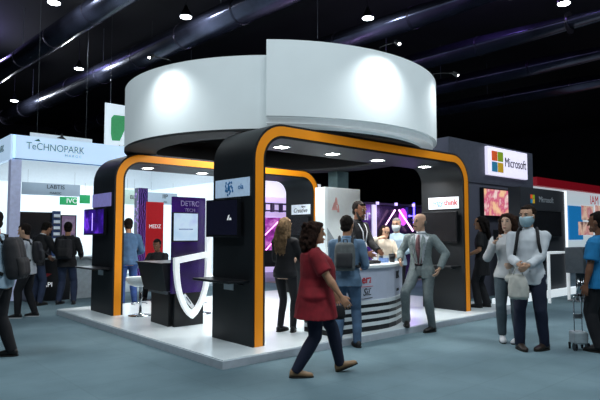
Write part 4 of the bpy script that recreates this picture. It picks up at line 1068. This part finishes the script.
person('woman with long blond hair in black clothes standing behind the red blouse', (5.1,6.1,ZP), 28, 1.62, fem=True, skin='light', head=(-5,4),
       hair=dict(kind='long', col='#63503a', len=.42), top=dict(name='jacket', mat=blackc, sleeve=1., hem=.84, th=.02), legs=dict(mat=blackt, th=.01), shoe='#141416',
       lf=(-.08,0,0), rf=(.1,.05,0), foot=(10,-20), face=False, lh=(-.12,.3,1.02), rh=(.12,.3,1.03), seed=4)
suit = person('bald man in grey suit leaning one hand on the white counter', (7.12,5.14,0), 206, 1.8, skin='light', lean=2, head=(-28,4), pel=(.05,0,0), turn=-6,
       hair=dict(kind='bald', col='#5c5a58'), top=dict(name='shirt', mat=whitec, sleeve=.5, hem=.92, th=.004, collar=whitec), jacket=dict(mat=greys, hem=.79, th=.02, v=.05, vk=.2, v0=.95, vz=.8, amp=.012),
       legs=dict(mat=greyt, th=.018, amp=.012), shoe='#14110f', lf=(-.1,-.02,0), rf=(.24,.22,.1), foot=(25,-20), rkn=(.25,1,0),
       rh=(.36,.09,1.09), rhint=(.6,-1,-.2), lh=(-.25,.10,.98), lhint=(-1,-.55,.0), extras=[x_tie('#5b3a3f'), x_beard('#2b2522', False), x_lapels(greys, 1.02), x_belt('#15110e')], grip=.8, seed=5)
person('dark haired woman in black standing between the arch and the grey tower', (9.62,5.62,ZP), -60, 1.72, fem=True, skin='tan', head=(10,8),
       hair=dict(kind='long', col='#15100f', len=.32), top=dict(name='tunic', mat=blackc, sleeve=.5, hem=.62, flare=.02), legs=dict(mat=blackt, th=.02, flare=.02), shoe='#1a1a1c',
       lf=(-.09,.06,0), rf=(.1,-.06,0), rh=(.2,.28,1.0), lh=(-.2,.2,1.0), seed=6)
w1 = person('woman in white top and grey green jeans holding a white bag, right side', (7.33,3.87,0), 208, 1.77, fem=True, skin='pale', lean=0, head=(-14,0),
       hair=dict(kind='curly', col='#2b1c15'), top=dict(name='blouse', mat=whiteb, sleeve=1., hem=.88, th=.02, amp=.012), legs=dict(mat=green_j, th=.02, up=.04), shoe='#c9ccd0', 
       lf=(-.11,.02,0), rf=(.1,.02,0), foot=(18,-12), rh=(.15,.22,1.38), rhint=(.5,-.1,-1), lh=(-.10,.32,1.09), grip=1., seed=7)
w2 = person('man in white shirt and face mask with black backpack, right side', (7.08,3.45,0), 208, 1.85, skin='light', lean=1, head=(-22,3),
       hair=dict(kind='short', col='#221811'), top=dict(name='shirt', mat=whitec, sleeve=1., hem=.80, th=.02, amp=.014, collar=whitec), legs=dict(mat=navy, th=.022, amp=.01), shoe='#2a201b',
       lf=(-.16,-.02,0), rf=(.13,.08,0), foot=(30,-28), rh=(.10,.30,1.11), lh=(-.02,.33,1.10), extras=[x_mask('#a3bfca')], grip=.9, seed=8)
backpack(w2, 'black backpack worn by the masked man in white', bpm, bpt)
c = person('man in teal blue shirt cut off by the right edge of the view', (7.60,2.77,0), -40, 1.76, fat=1.15, skin='brown', head=(0,5),
       hair=dict(kind='short', col='#120f0e'), top=dict(name='shirt', mat=teal, sleeve=.5, hem=.80, th=.024), legs=dict(mat=blackt, th=.022), face=False, seed=9)
c = person('man in light blue shirt with black backpack at the left edge', (1.715,7.49,0), -92, 1.77, skin='light', lean=8, head=(0,8),
       hair=dict(kind='short', col='#17120f'), top=dict(name='shirt', mat=bluesh, sleeve=1., hem=.84, th=.022, amp=.011), legs=dict(mat=blackt, th=.024), lf=(-.1,.22,0), rf=(.1,-.12,0), rh=(.2,.33,1.05), lh=(-.2,.3,1.05), face=False, seed=10)
backpack(c, 'black backpack worn by the man in light blue at the left edge', bpm, bpt, .16, .085, .94, 1.42)
c = person('person in white shirt with dark backpack behind the man in light blue', (2.92,10.75,0), -95, 1.66, skin='light', lean=6, head=(0,10),
       hair=dict(kind='short', col='#1b1512'), top=dict(name='shirt', mat=whitec, sleeve=1., hem=.82, th=.022, sole='#b9bcc0'), legs=dict(mat=blackt, th=.02), face=False, lf=(-.1,.12,0), rf=(.1,-.1,0), rh=(.18,.33,1.05), lh=(-.18,.3,1.05), seed=11)
backpack(c, 'dark backpack worn by the person in white shirt, left', bpm, bpt, .13, .07, 1.02, 1.42)
person('man in black jacket bending over the dark counter of the left stand', (3.55,12.42,0), 25, 1.78, skin='tan', lean=18, head=(0,18), pel=(0,-.04,0),
       hair=dict(kind='short', col='#17130f'), top=dict(name='jacket', mat=blackc, sleeve=1., hem=.82, th=.028, collar=whitec), legs=dict(mat=djean, th=.02), face=False, rh=(.25,.42,1.0), lh=(-.2,.42,1.0), seed=12)
c = person('man in black jacket and dark jeans seen from behind at the left stand', (4.08,12.2,0), -4, 1.73, skin='tan', lean=3, head=(18,10),
       hair=dict(kind='short', col='#120f0d'), top=dict(name='jacket', mat=blackc, sleeve=1., hem=.80, th=.028), legs=dict(mat=djean, th=.022), shoe='#1d1d20', face=False, lf=(-.15,0,0), rf=(.16,0,0), foot=(15,-15), rh=(.2,.3,1.02), lh=(-.2,.32,1.02), seed=13)
backpack(c, 'black backpack with pale badge on the man at the left stand', bpm, bpt, .15, .075, .98, 1.40)
person('man in blue denim shirt and blue jeans standing under the rear arch', (4.92,10.98,0), -28, 1.8, skin='tan', lean=5, head=(0,12),
       hair=dict(kind='short', col='#18120e'), top=dict(name='shirt', mat=dblue, sleeve=1., hem=.84, th=.024, amp=.011), legs=dict(mat=bluejean, th=.018), shoe='#26262a', face=False, lf=(-.12,0,0), rf=(.14,.02,0), lh=(-.2,.3,1.1), rh=(.2,.3,1.08), seed=14)
ch = thing('side_chair', 'dark chair under the seated man by the red banner', 'chair', (6.1,11.95,0), math.radians(-41.4-190))
bm = NB(); box(bm, -.22,.22,-.22,.22,.42,.46,.015); obj('seat', bm, blackp, ch, True)
bm = NB(); box(bm, -.22,.22,-.26,-.22,.5,.88,.012); obj('backrest', bm, blackp, ch, True)
for sx in (-1,1):
    for sy in (-1,1):
        bm = NB(); cone(bm, (sx*.19,sy*.19,.42), (sx*.21,sy*.22,0), .014, .012, 8); obj('leg', bm, chrome, ch, True)
    bm = NB(); cone(bm, (sx*.19,-.235,.44), (sx*.19,-.24,.52), .012, .012, 8); obj('back_post', bm, chrome, ch, True)
person('man in black sitting at the white table in front of the red banner', (6.1,11.95,0), 190, 1.76, skin='brown', lean=8, head=(0,8), pel=(0,0,-.40),
       hair=dict(kind='short', col='#120f0e'), top=dict(name='sweater', mat=blackc, sleeve=1., hem=.86, th=.022), legs=dict(mat=blackt, th=.02), lf=(-.12,.44,0), rf=(.12,.44,0), rh=(.14,.42,.83), lh=(-.14,.42,.83), seed=15)
person('woman in cream sweater with long dark hair behind the right end of the counter', (8.02,6.7,ZP), 175, 1.55, fem=True, skin='light', lean=6, head=(8,14),
       hair=dict(kind='long', col='#231813', len=.34), top=dict(name='sweater', mat=cream, sleeve=1., hem=.84, th=.026), legs=dict(mat=blackt), rh=(.16,.22,1.32), rhint=(1,-.2,-.5), lh=(-.13,.34,1.0), seed=16)
person('grey haired man in face mask standing behind the man in the suit', (8.42,6.72,ZP), 200, 1.68, skin='light', head=(-6,4),
       hair=dict(kind='short', col='#8d8a86'), top=dict(name='shirt', mat=bluesh, sleeve=1., hem=.84, th=.022), legs=dict(mat=blackt), extras=[x_mask('#cfd8dc')], rh=(.14,.3,1.05), lh=(-.14,.3,1.05), seed=17)
# things held in hands
def tote(label, c, hand, m, w=.17, h=.30, d=.05):
    s = c['s']; W = c['arms'][hand][2]; p = V((W.x, W.y+.05, W.z-.04))
    r = thing('tote_bag', label, 'bag', c['loc'], c['rz'])
    bm = NB(); z1 = p.z-.07; z0 = z1-h
    eloft(bm, [((p.x,p.y,z0),w*.42,d*.5), ((p.x,p.y,z0+.03),w*.5,d*.9), ((p.x,p.y,z0+h*.5),w*.52,d), ((p.x+.01,p.y,z1-.04),w*.40,d*.6), ((p.x,p.y,z1),w*.30,d*.25)], 20)
    bmesh.ops.scale(bm, vec=(s,s,s), verts=bm.verts); bm = remesh(bm, .009, 2, .012, 12, 3.); obj('bag_body', bm, m, r, True, True)
    for dy in (-.012, .012):
        bm = NB(); tube(bm, [(p.x-w*.22,p.y+dy,z1-.01), (p.x-.03,p.y+dy,p.z-.01), (p.x,p.y+dy,p.z+.012), (p.x+.03,p.y+dy,p.z-.01), (p.x+w*.22,p.y+dy,z1-.01)], .006, 6)
        bmesh.ops.scale(bm, vec=(s,s,s), verts=bm.verts); obj('bag_handle', bm, m, r, True, True)
    return r
bagm = cloth('white cotton bag', '#b9b9b2', .9, var=.08)
tote('white cotton bag hanging from the hands of the masked man', w2, 1, bagm, .24, .30)
tote('small white bag held by the woman in white top', w1, -1, bagm, .2, .13)
s = w1['s']; W = w1['arms'][1][2]
ph = thing('mobile_phone', 'dark mobile phone raised in the hand of the woman in white', 'phone', w1['loc'], w1['rz'])
bm = NB(); x, y, z = W.x-.03, W.y+.06, W.z+.06; box(bm, x-.035, x+.035, y-.005, y+.005, z-.02, z+.12, .003); bmesh.ops.scale(bm, vec=(s,s,s), verts=bm.verts); obj('case', bm, blackp, ph, True)
bm = NB(); box(bm, x-.031, x+.031, y-.0065, y-.005, z-.014, z+.114); bmesh.ops.scale(bm, vec=(s,s,s), verts=bm.verts); obj('display', bm, darks, ph, True)

# ------------------------------------------------------------------ light
def point(x, y, z, e, col, r=.2):
    l = bpy.data.lights.new('stand_light', 'POINT'); l.energy = e; l.color = col; l.shadow_soft_size = r
    o = bpy.data.objects.new('stand_light', l); C.objects.link(o); o.location = (x,y,z)
def area(x, y, z, e, size, col=(.86,.95,1), rot=(0,0,0), sy=None):
    l = bpy.data.lights.new('hall_light', 'AREA'); l.energy = e; l.size = size; l.color = col
    if sy: l.shape = 'RECTANGLE'; l.size_y = sy
    o = bpy.data.objects.new('hall_light', l); C.objects.link(o); o.location = (x,y,z); o.rotation_euler = rot; return o
for x, y, w in lamp_sites: point(x, y, 7.85, 170, (.86,.94,1), .12)
area(2.0, 1.0, 9.0, 390, 2.5)
area(9.5, 1.0, 9.0, 370, 2.5)
area(-1.5, 7.0, 9.0, 360, 2.5)
area(5.0, -6.0, 9.0, 370, 3)
area(15.0, 2.0, 9.0, 260, 2.5)
area(6.6, 17.0, 3.9, 160, 4., (.92,.97,1))            # inside the left white stand
area(6.4, 7.9, 3.45, 170, 2.2, (.95,.98,1))             # unseen fill light added under the drum roof to brighten the platform
point(13.2, 15.5, 2.6, 60, (.85,.6,1))
point(14.0, 10.6, 2.2, 25, (.55,.3,1))
point(16.0, 9.0, 9.2, 160, (.4,.22,.9))
point(5.0, 26.0, 9.3, 160, (.35,.3,.8))
point(12.5, 5.2, 3.4, 12, (.9,.95,1))
w = bpy.data.worlds.new('world'); bpy.context.scene.world = w; w.use_nodes = True
w.node_tree.nodes['Background'].inputs[0].default_value = (.02,.022,.03,1)
sc = bpy.context.scene
sc.view_settings.view_transform = 'Standard'; sc.view_settings.look = 'None'; sc.view_settings.exposure = 0.
